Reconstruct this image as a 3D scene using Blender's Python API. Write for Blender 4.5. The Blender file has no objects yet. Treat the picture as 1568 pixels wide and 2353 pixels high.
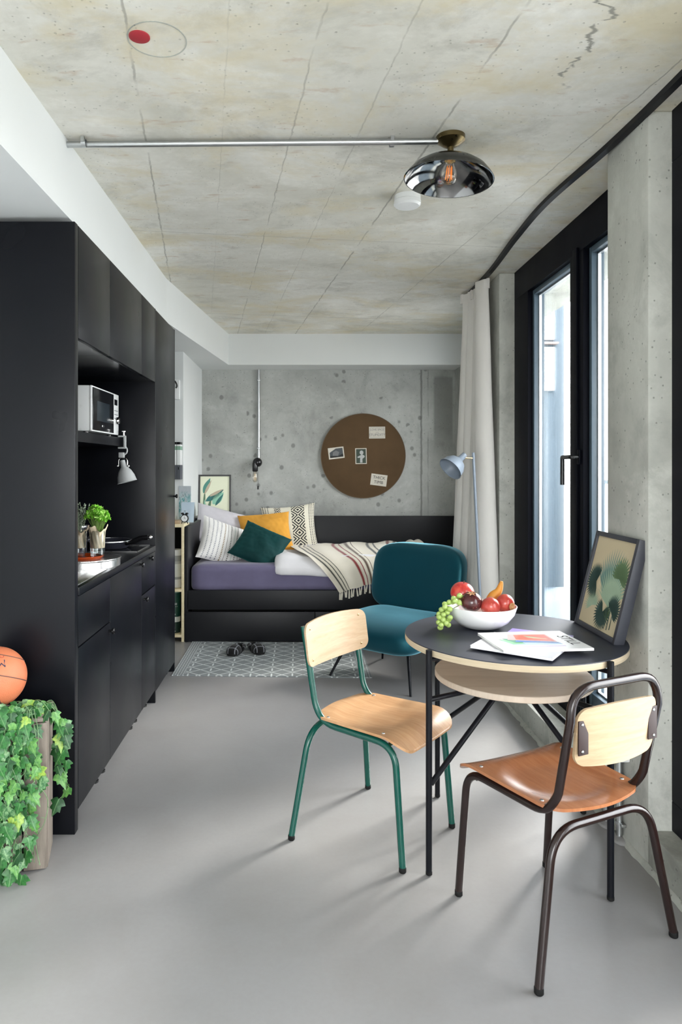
import bpy, bmesh, math, random
from mathutils import Vector, Matrix, noise as mnoise

# ------------------------------------------------------------------ camera, world, light, exposure
S = bpy.context.scene
C = S.collection
FPX, VX, VY, CAMH = 1600.0, 690.0, 1070.0, 1.354       # focal length in pixels, vanishing point, eye height
cam = bpy.data.cameras.new('camera')
cam.sensor_fit = 'HORIZONTAL'; cam.sensor_width = 36.0
cam.lens = FPX / 1568.0 * 36.0
cam.shift_x = (784.0 - VX) / 1568.0
cam.shift_y = -(1176.5 - VY) / 1568.0
cam.clip_start = 0.05
camo = bpy.data.objects.new('camera', cam); C.objects.link(camo)
camo.location = (0, 0, CAMH); camo.rotation_euler = (math.pi / 2, 0, 0)
S.camera = camo

S.view_settings.view_transform = 'Standard'
S.view_settings.look = 'None'
S.view_settings.exposure = 2.60
S.view_settings.gamma = 1.0
S.view_settings.use_curve_mapping = False
S.cycles.use_denoising = True
S.cycles.max_bounces = 10
S.cycles.diffuse_bounces = 7
S.cycles.glossy_bounces = 5
S.cycles.transparent_max_bounces = 16
S.cycles.sample_clamp_indirect = 6.0
S.cycles.caustics_reflective = False
S.cycles.caustics_refractive = False

W = bpy.data.worlds.new('sky'); S.world = W; W.use_nodes = True
wn, wl = W.node_tree.nodes, W.node_tree.links
wn.clear()
wo = wn.new('ShaderNodeOutputWorld'); wb = wn.new('ShaderNodeBackground')
wt = wn.new('ShaderNodeTexCoord'); wsep = wn.new('ShaderNodeSeparateXYZ'); wr = wn.new('ShaderNodeValToRGB')
wmr = wn.new('ShaderNodeMapRange'); wmr.inputs[1].default_value = -1; wmr.inputs[2].default_value = 1
wl.new(wt.outputs['Generated'], wsep.inputs[0]); wl.new(wsep.outputs[2], wmr.inputs[0]); wl.new(wmr.outputs[0], wr.inputs[0])
e = wr.color_ramp.elements
e[0].position = 0.47; e[0].color = (0.50, 0.50, 0.49, 1)          # pale paved land far below
e[1].position = 0.505; e[1].color = (1.0, 1.0, 1.0, 1)          # bright overcast horizon
x = e.new(1.0); x.color = (0.92, 0.96, 1.03, 1)
wl.new(wr.outputs[0], wb.inputs[0]); wb.inputs[1].default_value = 3.0
wl.new(wb.outputs[0], wo.inputs[0])

# low sun behind thin cloud, coming through the far balcony door
sun = bpy.data.lights.new('sun', 'SUN'); sun.energy = 5.0; sun.angle = math.radians(18); sun.color = (1.0, 0.96, 0.9)
suno = bpy.data.objects.new('sun', sun); C.objects.link(suno)
suno.rotation_euler = Vector((-0.69, -0.64, -0.60)).to_track_quat('-Z', 'Y').to_euler()

# portals in the window openings: they emit nothing, they only guide the sampling of the sky
for (ya, yb) in ((2.66, 4.32), (0.35, 2.34), (-2.3, 0.0), (5.05, 6.05)):
    pl = bpy.data.lights.new('window_portal', 'AREA'); pl.shape = 'RECTANGLE'
    pl.size = 2.42; pl.size_y = yb - ya - 0.0
    pl.cycles.is_portal = True
    po = bpy.data.objects.new('window_portal', pl); C.objects.link(po)
    if ya > 5: pl.size = 1.35
    po.location = (1.50 if ya < 5 else 1.66, (ya + yb) / 2, 1.34 if ya < 5 else 1.625)
    po.rotation_euler = (0, math.radians(90), 0)      # looks towards -X
pl = bpy.data.lights.new('window_portal', 'AREA'); pl.shape = 'RECTANGLE'; pl.size = 2.3; pl.size_y = 2.1; pl.cycles.is_portal = True
po = bpy.data.objects.new('window_portal', pl); C.objects.link(po); po.location = (0, -2.70, 1.40); po.rotation_euler = (math.radians(90), 0, 0)
po.rotation_euler = Vector((0, 1, 0)).to_track_quat('-Z', 'Y').to_euler()

# ------------------------------------------------------------------ helpers
def lin(c):
    return c / 12.92 if c <= 0.04045 else ((c + 0.055) / 1.055) ** 2.4
def hx(h):
    h = h.lstrip('#')
    return tuple(lin(int(h[i:i + 2], 16) / 255.0) for i in (0, 2, 4)) + (1.0,)
def at(px, py, Y):
    """pixel of the photograph at distance Y -> metres"""
    return Vector(((px - VX) / FPX * Y, Y, CAMH - (py - VY) / FPX * Y))

class NT:
    """small node-graph builder"""
    def __init__(s, name):
        s.m = bpy.data.materials.new(name); s.m.use_nodes = True
        s.n = s.m.node_tree.nodes; s.l = s.m.node_tree.links
        s.b = s.n['Principled BSDF']; s.out = s.n['Material Output']
    def set(s, sock, v):
        if isinstance(v, bpy.types.NodeSocket): s.l.new(v, sock)
        elif v is not None: sock.default_value = v
    def p(s, **k):
        names = dict(col='Base Color', rough='Roughness', metal='Metallic', spec='Specular IOR Level', sheen='Sheen Weight',
                     sheenr='Sheen Roughness', sheent='Sheen Tint', coat='Coat Weight', coatr='Coat Roughness', emit='Emission Color',
                     emits='Emission Strength', alpha='Alpha', normal='Normal', sss='Subsurface Weight', trans='Transmission Weight', ior='IOR')
        for a, v in k.items(): s.set(s.b.inputs[names[a]], v)
        return s.m
    def math(s, op, a, b=None, c=None, clamp=False):
        n = s.n.new('ShaderNodeMath'); n.operation = op; n.use_clamp = clamp
        s.set(n.inputs[0], a); s.set(n.inputs[1], b)
        if c is not None: s.set(n.inputs[2], c)
        return n.outputs[0]
    def mix(s, f, a, b, mode='MIX'):
        n = s.n.new('ShaderNodeMix'); n.data_type = 'RGBA'; n.blend_type = mode
        s.set(n.inputs[0], f); s.set(n.inputs[6], a); s.set(n.inputs[7], b)
        return n.outputs[2]
    def co(s, k='Object'):
        n = s.n.new('ShaderNodeTexCoord'); return n.outputs[k]
    def map(s, v, scale=(1, 1, 1), rot=(0, 0, 0), loc=(0, 0, 0)):
        n = s.n.new('ShaderNodeMapping'); s.set(n.inputs[0], v)
        n.inputs[1].default_value = loc; n.inputs[2].default_value = rot; n.inputs[3].default_value = scale
        return n.outputs[0]
    def sep(s, v):
        n = s.n.new('ShaderNodeSeparateXYZ'); s.set(n.inputs[0], v); return n.outputs
    def comb(s, x, y, z):
        n = s.n.new('ShaderNodeCombineXYZ')
        for i, q in enumerate((x, y, z)): s.set(n.inputs[i], q)
        return n.outputs[0]
    def noise(s, v, scale=5, det=4, rough=0.55, dist=0.0):
        n = s.n.new('ShaderNodeTexNoise'); s.set(n.inputs['Vector'], v)
        n.inputs['Scale'].default_value = scale; n.inputs['Detail'].default_value = det
        n.inputs['Roughness'].default_value = rough; n.inputs['Distortion'].default_value = dist
        return n.outputs[0]
    def vor(s, v, scale=5, feat='F1', out='Distance', rnd=1.0):
        n = s.n.new('ShaderNodeTexVoronoi'); n.feature = feat; s.set(n.inputs['Vector'], v)
        n.inputs['Scale'].default_value = scale; n.inputs['Randomness'].default_value = rnd
        return n.outputs[out]
    def ramp(s, f, stops, interp='LINEAR'):
        n = s.n.new('ShaderNodeValToRGB'); s.set(n.inputs[0], f); r = n.color_ramp; r.interpolation = interp
        while len(r.elements) < len(stops): r.elements.new(0.5)
        for el, (p, c) in zip(r.elements, stops):
            el.position = p
            el.color = c if len(c) == 4 else tuple(c) + (1,)
        return n.outputs[0]
    def rg(s, v, a, b, c=0.0, d=1.0):
        n = s.n.new('ShaderNodeMapRange'); s.set(n.inputs[0], v)
        for i, q in enumerate((a, b, c, d)): n.inputs[i + 1].default_value = q
        return n.outputs[0]
    def bump(s, h, st=0.3, d=0.01):
        n = s.n.new('ShaderNodeBump'); n.inputs['Strength'].default_value = st; n.inputs['Distance'].default_value = d
        s.set(n.inputs['Height'], h); s.l.new(n.outputs[0], s.b.inputs['Normal'])
    def line(s, v, p, w):
        """1 where |v-p|<w, soft"""
        d = s.math('ABSOLUTE', s.math('SUBTRACT', v, p))
        return s.rg(d, w, w * 0.35, 0, 1)

def g1(v): return (v, v, v, 1)

def plain(name, col, rough=0.5, metal=0.0, **k):
    t = NT(name); c = col if len(col) == 4 else tuple(col) + (1,)
    nz = t.noise(t.co(), 9, 3)
    dk = tuple(q * 0.90 for q in c[:3]) + (1,)
    t.p(col=t.mix(nz, dk, c), rough=rough, metal=metal, **k)
    return t.m

# ---- mesh collecting
class MB:
    def __init__(s): s.v = []; s.f = []; s.uv = None
    def add(s, vs, fs):
        o = len(s.v); s.v += [Vector(q) for q in vs]; s.f += [tuple(i + o for i in q) for q in fs]; return s
    def box(s, x0, x1, y0, y1, z0, z1, bev=0.0, seg=2, M=None):
        bm = bmesh.new(); bmesh.ops.create_cube(bm, size=1)
        for q in bm.verts:
            q.co = Vector(((x0 + x1) / 2 + q.co.x * (x1 - x0), (y0 + y1) / 2 + q.co.y * (y1 - y0), (z0 + z1) / 2 + q.co.z * (z1 - z0)))
        if bev > 0:
            bmesh.ops.bevel(bm, geom=bm.edges[:], offset=bev, segments=seg, profile=0.6, affect='EDGES')
        return s.bm(bm, M)
    def bm(s, bm, M=None):
        bm.verts.index_update()
        s.add([(M @ q.co if M else q.co.copy()) for q in bm.verts], [[q.index for q in f.verts] for f in bm.faces]); bm.free(); return s
    def tube(s, pts, r, seg=10, cap=True):
        pts = [Vector(p) for p in pts]; n = len(pts)
        rr = r if isinstance(r, (list, tuple)) else [r] * n
        vs = []; fs = []
        t0 = (pts[1] - pts[0]).normalized()
        a = Vector((0, 0, 1)) if abs(t0.z) < 0.9 else Vector((1, 0, 0))
        u = t0.cross(a).normalized()
        for i in range(n):
            t = (pts[min(i + 1, n - 1)] - pts[max(i - 1, 0)]).normalized()
            u = (u - t * u.dot(t)).normalized(); w = t.cross(u)
            for k in range(seg):
                an = 2 * math.pi * k / seg
                vs.append(pts[i] + (u * math.cos(an) + w * math.sin(an)) * rr[i])
        for i in range(n - 1):
            for k in range(seg):
                k2 = (k + 1) % seg
                fs.append((i * seg + k, i * seg + k2, (i + 1) * seg + k2, (i + 1) * seg + k))
        if cap:
            fs.append(tuple(range(seg - 1, -1, -1))); fs.append(tuple(range((n - 1) * seg, n * seg)))
        return s.add(vs, fs)
    def lathe(s, prof, seg=32, c=(0, 0, 0), M=None, close=False, cap=True):
        """prof: (r, z) pairs"""
        c = Vector(c); vs = []; fs = []; n = len(prof)
        for (r, z) in prof:
            for k in range(seg):
                an = 2 * math.pi * k / seg
                q = Vector((r * math.cos(an), r * math.sin(an), z))
                vs.append((M @ q if M else q) + c)
        for i in range(n - 1 if not close else n):
            j = (i + 1) % n
            for k in range(seg):
                k2 = (k + 1) % seg
                fs.append((i * seg + k, i * seg + k2, j * seg + k2, j * seg + k))
        if not close and cap:
            if prof[0][0] > 1e-6: fs.append(tuple(range(seg - 1, -1, -1)))
            if prof[-1][0] > 1e-6: fs.append(tuple(range((n - 1) * seg, n * seg)))
        return s.add(vs, fs)
    def prism(s, poly, z0, z1, M=None):
        n = len(poly)
        vs = [Vector((p[0], p[1], z0)) for p in poly] + [Vector((p[0], p[1], z1)) for p in poly]
        if M: vs = [M @ q for q in vs]
        fs = [tuple(range(n - 1, -1, -1)), tuple(range(n, 2 * n))]
        fs += [(i, (i + 1) % n, n + (i + 1) % n, n + i) for i in range(n)]
        return s.add(vs, fs)
    def poly(s, poly, M=None):
        vs = [Vector((p[0], p[1], p[2] if len(p) > 2 else 0)) for p in poly]
        if M: vs = [M @ q for q in vs]
        return s.add(vs, [tuple(range(len(vs)))])
    def grid(s, fn, nu, nv, uvs=False):
        vs = []; fs = []
        base = len(s.v)
        if uvs and s.uv is None: s.uv = {}
        for j in range(nv + 1):
            for i in range(nu + 1):
                if uvs: s.uv[base + len(vs)] = (i / nu, j / nv)
                vs.append(fn(i / nu, j / nv))
        for j in range(nv):
            for i in range(nu):
                a = j * (nu + 1) + i; fs.append((a, a + 1, a + nu + 2, a + nu + 1))
        return s.add(vs, fs)
    def ell(s, c, r, nu=20, nv=12, e1=1.0, e2=1.0, fn=None):
        """superellipsoid"""
        def pw(a, e): return math.copysign(abs(a) ** e, a)
        c = Vector(c); vs = []; fs = []
        for j in range(nv + 1):
            ph = -math.pi / 2 + math.pi * j / nv
            for i in range(nu):
                th = 2 * math.pi * i / nu
                q = Vector((r[0] * pw(math.cos(ph), e1) * pw(math.cos(th), e2), r[1] * pw(math.cos(ph), e1) * pw(math.sin(th), e2), r[2] * pw(math.sin(ph), e1)))
                if fn: q = fn(q)
                vs.append(q + c)
        for j in range(nv):
            for i in range(nu):
                i2 = (i + 1) % nu
                fs.append((j * nu + i, j * nu + i2, (j + 1) * nu + i2, (j + 1) * nu + i))
        return s.add(vs, fs)

def fillet(pts, rad, n=6):
    pts = [Vector(p) for p in pts]; out = [pts[0]]
    for i in range(1, len(pts) - 1):
        r = rad[i - 1] if isinstance(rad, (list, tuple)) else rad
        a, b, c = pts[i - 1], pts[i], pts[i + 1]
        d1, d2 = (a - b), (c - b)
        r_ = min(r, d1.length * 0.48, d2.length * 0.48)
        p, q = b + d1.normalized() * r_, b + d2.normalized() * r_
        for k in range(n + 1):
            t = k / n
            out.append(p * (1 - t) ** 2 + b * 2 * t * (1 - t) + q * t * t)
    out.append(pts[-1]); return out

def obj(name, mb, mat, parent=None, smooth=True, local=False, ang=40, mats=None, fidx=None):
    """link one mesh object. Vertices are in metres of the room unless local=True"""
    me = bpy.data.meshes.new(name)
    off = Vector((0, 0, 0))
    if parent is not None and not local:
        q = parent; 
        while q is not None: off += q.location; q = q.parent
    elif parent is None and not local and mb.v:
        xs = [q.x for q in mb.v]; ys = [q.y for q in mb.v]; zs = [q.z for q in mb.v]
        off = Vector(((min(xs) + max(xs)) / 2, (min(ys) + max(ys)) / 2, min(zs)))
    me.from_pydata([q - off for q in mb.v], [], mb.f)
    me.update()
    bm = bmesh.new(); bm.from_mesh(me); bmesh.ops.recalc_face_normals(bm, faces=bm.faces); bm.to_mesh(me); bm.free()
    if mb.uv:
        ul = me.uv_layers.new(name='UVMap')
        for lp in me.loops: ul.data[lp.index].uv = mb.uv.get(lp.vertex_index, (0, 0))
    if mat is not None: me.materials.append(mat)
    if smooth:
        me.polygons.foreach_set('use_smooth', [True] * len(me.polygons))
        me.set_sharp_from_angle(angle=math.radians(ang))
    o = bpy.data.objects.new(name, me); C.objects.link(o)
    if parent is not None: o.parent = parent
    elif not local: o.location = off
    return o

def tag(o, label=None, cat=None, group=None, kind=None):
    if label: o['label'] = label
    if cat: o['category'] = cat
    if group: o['group'] = group
    if kind: o['kind'] = kind
    return o
def thing(name, loc, label, cat, group=None, kind=None, rz=0.0):
    o = bpy.data.objects.new(name, None); o.empty_display_size = 0.05; C.objects.link(o)
    o.location = loc; o.rotation_euler = (0, 0, rz)
    return tag(o, label, cat, group, kind)
def one(name, mb, mat, label, cat, group=None, smooth=True, **k):
    return tag(obj(name, mb, mat, None, smooth, **k), label, cat, group)
def struct(name, mb, mat, label, cat, smooth=False, parent=None):
    return tag(obj(name, mb, mat, parent, smooth), label, cat, None, 'structure')

def frame_M(origin, xa, ya, za=None):
    xa = Vector(xa).normalized(); ya = Vector(ya).normalized()
    za = xa.cross(ya).normalized(); ya = za.cross(xa).normalized()
    M = Matrix((xa, ya, za)).transposed().to_4x4(); M.translation = Vector(origin); return M

def text_mb(body, size, M, extrude=0.0, align='CENTER'):
    cu = bpy.data.curves.new('t', 'FONT'); cu.body = body; cu.size = size; cu.extrude = extrude
    cu.align_x = align; cu.align_y = 'CENTER'; cu.resolution_u = 3
    o = bpy.data.objects.new('t', cu); C.objects.link(o)
    dg = bpy.context.evaluated_depsgraph_get(); me = bpy.data.meshes.new_from_object(o.evaluated_get(dg))
    mb = MB().add([M @ q.co for q in me.vertices], [tuple(p.vertices) for p in me.polygons])
    bpy.data.objects.remove(o); bpy.data.curves.remove(cu); bpy.data.meshes.remove(me)
    return mb

def fbm(p, s=1.0): return mnoise.noise(Vector(p) * s)

# ------------------------------------------------------------------ materials
def concrete(name, base, dark, light, joints=None, trans=None, rot=0.0, stain=None, pits=0.5, axis='XY', rough=0.75, blot=0.0, vlines=None):
    t = NT(name); co = t.co('Object')
    geo = t.n.new('ShaderNodeNewGeometry'); pos = geo.outputs['Position']
    big = t.noise(pos, 0.9, 5, 0.6, 0.4)
    mid = t.noise(t.map(pos, (1, 1, 1), (0.3, 0.2, 0.5)), 4.5, 6, 0.62)
    fine = t.noise(pos, 38, 4, 0.6)
    c = t.mix(t.rg(big, 0.34, 0.62), dark, light)
    c = t.mix(t.rg(mid, 0.40, 0.62, 0.0, 0.6), c, base)
    pat = t.noise(t.map(pos, (1, 1.3, 1), (0.1, 0.2, 0.9), (5, 2, 1)), 2.8, 8, 0.72, 0.3)
    c = t.mix(t.rg(pat, 0.52, 0.66, 0, 0.55), c, tuple(q * 0.72 for q in dark[:3]) + (1,))
    c = t.mix(t.rg(pat, 0.46, 0.34, 0, 0.5), c, tuple(min(1, q * 1.08) for q in light[:3]) + (1,))
    c = t.mix(t.rg(fine, 0.3, 0.7, 0, 0.22), c, dark)
    # smeared trowel streaks across the boards
    st = t.noise(t.map(pos, (1.2, 16, 1.2) if axis == 'XY' else (9, 9, 0.8), (0, 0, rot)), 2.2, 5, 0.6)
    c = t.mix(t.rg(st, 0.50, 0.75, 0, 0.20), c, dark)
    if stain:
        sn = t.noise(t.map(pos, (1, 1.5, 1)), 1.9, 6, 0.66, 0.4)
        c = t.mix(t.rg(sn, 0.48, 0.68, 0, 0.65), c, stain)
        sn2 = t.noise(t.map(pos, (1, 3, 1), (0, 0, 0.4), (3, 1, 2)), 5.5, 5, 0.65)
        c = t.mix(t.rg(sn2, 0.60, 0.78, 0, 0.55), c, hx('#a8763a'))
    h = t.math('MULTIPLY', fine, 0.25)
    # pores
    if pits:
        pv = t.vor(pos, 42)
        sel = t.math('GREATER_THAN', t.noise(pos, 6, 3), 0.50)
        pit = t.math('MULTIPLY', t.rg(pv, 0.17, 0.08), sel)
        pit2 = t.rg(t.vor(t.map(pos, (1, 1, 1), (0.4, 0.3, 0.2)), 15), 0.075, 0.04)
        pit = t.math('MAXIMUM', pit, pit2)
        c = t.mix(t.math('MULTIPLY', pit, pits), c, tuple(q * 0.30 for q in dark[:3]) + (1,))
        h = t.math('SUBTRACT', h, t.math('MULTIPLY', pit, 0.9))
    if blot:
        bv = t.vor(t.map(pos, (1, 1, 0.9)), 11.0)
        bs = t.math('MULTIPLY', t.rg(t.math('ADD', bv, t.math('MULTIPLY', mid, 0.12)), 0.33, 0.22), t.math('GREATER_THAN', t.noise(pos, 1.7, 2), 0.52))
        c = t.mix(t.math('MULTIPLY', bs, blot), c, tuple(q * 0.55 for q in dark[:3]) + (1,))
    xyz = t.sep(t.map(pos, (1, 1, 1), (0, 0, rot)))
    if vlines == 'ceiling':       # one ragged crack near the window side
        w0 = t.sep(pos)
        wob = t.noise(t.comb(w0[1], 3.1, 0.7), 7, 4, 0.7)
        ln = t.line(t.math('ADD', w0[0], t.math('MULTIPLY', t.math('SUBTRACT', wob, 0.5), 0.30)), 0.815, 0.011)
        msk = t.math('MULTIPLY', t.rg(w0[1], 2.22, 2.16), t.rg(t.noise(pos, 22, 3), 0.42, 0.5))
        c = t.mix(t.math('MULTIPLY', t.math('MULTIPLY', ln, msk), 0.8), c, tuple(q * 0.4 for q in dark[:3]) + (1,))
    elif vlines:                  # a darker rectangle with a soft lower edge
        w0 = t.sep(pos); x0, x1, z0, z1 = vlines
        m_ = t.math('MULTIPLY', t.math('MULTIPLY', t.rg(w0[0], x0, x0 + .02), t.rg(w0[0], x1, x1 - .02)), t.math('MULTIPLY', t.rg(w0[2], z0, z0 + .25), t.rg(w0[2], z1, z1 - .03)))
        c = t.mix(t.math('MULTIPLY', m_, 0.55), c, tuple(q * 0.5 for q in dark[:3]) + (1,))
    if joints:
        jag = t.math('MULTIPLY', t.math('SUBTRACT', t.noise(pos, 14, 3), 0.5), 0.018)
        xj = t.math('ADD', xyz[0], jag)
        brk = t.rg(t.noise(pos, 5.0, 3), 0.36, 0.52)
        tot = None
        for (p, w, k) in joints:
            ln = t.math('MULTIPLY', t.math('MULTIPLY', t.line(xj, p, w), k), brk if k < 0.8 else 1.0)
            tot = ln if tot is None else t.math('MAXIMUM', tot, ln)
        c = t.mix(t.math('MULTIPLY', tot, 0.75), c, tuple(q * 0.42 for q in dark[:3]) + (1,))
        h = t.math('SUBTRACT', h, t.math('MULTIPLY', tot, 1.2))
    if trans:
        for (p, w, k) in trans:
            jag = t.math('MULTIPLY', t.math('SUBTRACT', t.noise(pos, 9, 3), 0.5), 0.02)
            ln = t.math('MULTIPLY', t.line(t.math('ADD', xyz[1], jag), p, w), k)
            c = t.mix(ln, c, tuple(q * 0.55 for q in dark[:3]) + (1,))
            h = t.math('SUBTRACT', h, t.math('MULTIPLY', ln, 1.0))
    t.p(col=c, rough=rough, spec=0.3)
    t.bump(h, 0.35, 0.004)
    return t.m

M = {}
M['ceiling'] = concrete('ceiling_concrete', hx('#dfddd3'), hx('#c6c4b8'), hx('#efeee8'),
    joints=[(-0.206, 0.005, 0.75), (0.318, 0.004, 0.55), (0.56, 0.0035, 0.4), (0.835, 0.0055, 0.78), (1.40, 0.004, 0.6), (0.07, 0.003, 0.2)],
    trans=[(3.62, 0.006, 0.35), (5.52, 0.006, 0.5)], rot=math.radians(-8.0), stain=hx('#d6c9a4'), pits=0.35, vlines='ceiling')
M['wall_back'] = concrete('wall_concrete', hx('#b3b5b1'), hx('#989a96'), hx('#c2c5c2'), pits=0.6, axis='XZ', blot=0.75, joints=[(1.16, 0.012, 0.9), (1.225, 0.008, 0.5)], vlines=(1.27, 1.47, 1.45, 2.22))
M['concrete'] = concrete('pillar_concrete', hx('#bfc0b8'), hx('#a2a39c'), hx('#d0d1ca'), pits=0.6, axis='XZ')
M['kerb'] = concrete('kerb_concrete', hx('#aeb0a8'), hx('#8f918a'), hx('#c2c4bd'), pits=0.6, axis='XZ', blot=0.2)

t = NT('floor_screed'); geo = t.n.new('ShaderNodeNewGeometry'); pos = geo.outputs['Position']
n1 = t.noise(pos, 0.8, 5, 0.6, 0.5); n2 = t.noise(pos, 3.2, 6, 0.62, 0.3); n3 = t.noise(pos, 60, 3)
c = t.mix(t.rg(n1, 0.3, 0.7), hx('#8a8989'), hx('#969595'))
c = t.mix(t.rg(n2, 0.45, 0.75, 0, 0.35), c, hx('#837f7c'))
c = t.mix(t.rg(n3, 0.35, 0.7, 0, 0.12), c, hx('#7d7a77'))
t.p(col=c, rough=0.30, spec=0.5)
t.bump(t.math('ADD', n2, t.math('MULTIPLY', n3, 0.1)), 0.05, 0.01)
M['floor'] = t.m

def plaster(name, col):
    t = NT(name); n = t.noise(t.co(), 60, 3)
    t.p(col=t.mix(t.rg(t.noise(t.co(), 2, 3), 0.3, 0.7), tuple(q * 0.965 for q in col[:3]) + (1,), col), rough=0.75, spec=0.25)
    t.bump(n, 0.05, 0.003); return t.m
M['white_wall'] = plaster('white_plaster', hx('#dcdfdf'))

def satin(name, col, rough=0.38, spec=0.5):
    t = NT(name); co = t.co()
    n = t.noise(co, 3, 3); f = t.noise(co, 220, 2)
    t.p(col=t.mix(n, col, tuple(q * 1.25 for q in col[:3]) + (1,)), rough=t.rg(n, 0.3, 0.7, rough - 0.03, rough + 0.04), spec=spec)
    t.bump(f, 0.03, 0.001); return t.m
M['black'] = satin('black_laminate', (0.0042, 0.0048, 0.0068, 1), 0.30, 0.20)
M['black_gloss'] = satin('black_gloss_laminate', (0.005, 0.0055, 0.007, 1), 0.14, 0.35)
M['bed_black'] = satin('bed_black_board', (0.010, 0.0105, 0.0125, 1), 0.42, 0.22)
M['frame_black'] = satin('window_black_paint', (0.0025, 0.003, 0.006, 1), 0.5, 0.08)
M['steel_black'] = satin('black_powder_coat', (0.004, 0.0045, 0.007, 1), 0.40, 0.2)
M['dark'] = satin('dark_void', (0.004, 0.004, 0.004, 1), 0.8, 0.1)
M['black_plastic'] = satin('black_plastic', (0.006, 0.006, 0.007, 1), 0.22)
M['rubber'] = satin('rubber', (0.01, 0.01, 0.01, 1), 0.7, 0.2)

def steel(name, col=(0.62, 0.62, 0.62, 1), rough=0.28, aniso=(1, 60, 1)):
    t = NT(name); n = t.noise(t.map(t.co(), aniso), 12, 3)
    t.p(col=t.mix(n, tuple(q * 0.85 for q in col[:3]) + (1,), col), metal=1.0, rough=t.rg(n, 0.3, 0.7, rough - 0.05, rough + 0.08)); return t.m
M['steel'] = steel('brushed_steel')
M['zinc'] = steel('galvanised_zinc', (0.55, 0.57, 0.58, 1), 0.34, (6, 6, 6))
M['chrome'] = steel('chrome', (0.8, 0.8, 0.8, 1), 0.1, (1, 1, 1))
M['bronze'] = steel('aged_bronze', (0.20, 0.15, 0.07, 1), 0.30, (5, 5, 5))
M['shade_dark'] = steel('smoked_chrome', (0.085, 0.085, 0.08, 1), 0.22, (2, 2, 2))
M['shade_in'] = steel('smoked_chrome_inside', (0.27, 0.27, 0.27, 1), 0.08, (2, 2, 2))
M['brass'] = steel('brass', (0.70, 0.52, 0.25, 1), 0.25, (3, 3, 3))

def wood(name, a, b, scale=(3, 40, 3), rough=0.42, coat=0.0, c3=None):
    t = NT(name); co = t.co()
    n = t.noise(t.map(co, scale), 1.6, 6, 0.62, 0.6); f = t.noise(t.map(co, tuple(q * 4 for q in scale)), 3, 3)
    c = t.mix(t.rg(n, 0.33, 0.68), a, b)
    c = t.mix(t.rg(f, 0.4, 0.75, 0, 0.28), c, c3 or tuple(q * 0.72 for q in a[:3]) + (1,))
    t.p(col=c, rough=rough, coat=coat, coatr=0.2); t.bump(f, 0.06, 0.002); return t.m
M['beech'] = wood('pale_beech_plywood', hx('#b39776'), hx('#c2aa8b'), (3, 3, 30), 0.34)
M['seat_wood'] = wood('worn_beech_seat', hx('#b98a60'), hx('#cfa67d'), (30, 2.5, 3), 0.36, 0.15)
M['seat_wood_red'] = wood('varnished_red_beech_seat', hx('#9c623f'), hx('#b0754f'), (30, 2.5, 3), 0.24, 0.35)
M['ply_edge'] = wood('plywood_edge', hx('#bfae90'), hx('#d3c3a8'), (2, 2, 120), 0.5)
M['ply_pale'] = wood('pale_plywood', hx('#c2b2a0'), hx('#d2c4b3'), (2, 22, 2), 0.42)
M['pine'] = wood('pale_pine', hx('#e3d2a8'), hx('#efe2bf'), (3, 3, 18), 0.5)
M['crate'] = wood('weathered_grey_wood', hx('#766c63'), hx('#8f857a'), (26, 26, 2), 0.8, c3=hx('#5d544b'))

def paint(name, col, rough=0.22, coat=0.0):
    t = NT(name); n = t.noise(t.co(), 25, 3)
    t.p(col=t.mix(t.rg(n, 0.62, 0.72, 0, 0.3), col, tuple(q * 0.7 for q in col[:3]) + (1,)), rough=rough, coat=coat); return t.m
M['green_paint'] = paint('green_enamel', hx('#004d42'), 0.26, 0.1)
M['brown_paint'] = paint('brown_enamel', hx('#1f110f'), 0.24, 0.12)
M['brown_plate'] = paint('brown_bracket_enamel', hx('#2d1a17'), 0.55)
M['white_plastic'] = paint('white_plastic', hx('#e8eaea'), 0.3)
M['ceramic'] = paint('white_ceramic', hx('#edeeee'), 0.22, 0.2)
M['grey_enamel'] = paint('grey_enamel', hx('#a9acad'), 0.38)
M['bluegrey'] = paint('blue_grey_enamel', hx('#808b98'), 0.38)
M['white_paint'] = paint('white_enamel', hx('#eef0f0'), 0.35)
M['lino'] = satin('dark_blue_linoleum', (0.020, 0.023, 0.036, 1), 0.42, 0.4)
M['red_plastic'] = paint('faded_red_plastic', hx('#a8303a'), 0.5)
M['orange_plastic'] = paint('orange_tray_plastic', hx('#b4471c'), 0.25, 0.3)
M['pot_dark'] = paint('charcoal_enamel', hx('#2c2d36'), 0.3)

def fabric(name, col, sc=260, rough=0.85, sheen=0.3, tint=None, vary=0.12, big=5, sheenr=0.4):
    t = NT(name); co = t.co(); n = t.noise(co, sc, 2); b = t.noise(co, big, 4)
    c = t.mix(t.rg(b, 0.3, 0.7), tuple(q * (1 - vary) for q in col[:3]) + (1,), tuple(min(1, q * (1 + vary)) for q in col[:3]) + (1,))
    t.p(col=c, rough=rough, sheen=sheen, sheenr=sheenr, sheent=tint or (1, 1, 1, 1), spec=0.2)
    if name == 'teal_velvet': t.p(spec=1.0, rough=0.40); t.b.inputs['Specular Tint'].default_value = (0.25, 0.85, 1.0, 1)
    t.bump(t.math('ADD', t.math('MULTIPLY', b, 2.0), t.math('MULTIPLY', n, 0.25)), 0.15, 0.004); return t.m
M['sheet'] = fabric('purple_cotton_sheet', hx('#6f6a86'), 300, 0.85, 0.25)
M['duvet'] = fabric('white_cotton', hx('#e9e7ea'), 200, 0.9, 0.15, None, 0.04)
M['lilac'] = fabric('pale_lilac_cotton', hx('#c9c6cc'), 200, 0.9, 0.15, None, 0.05)
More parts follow.
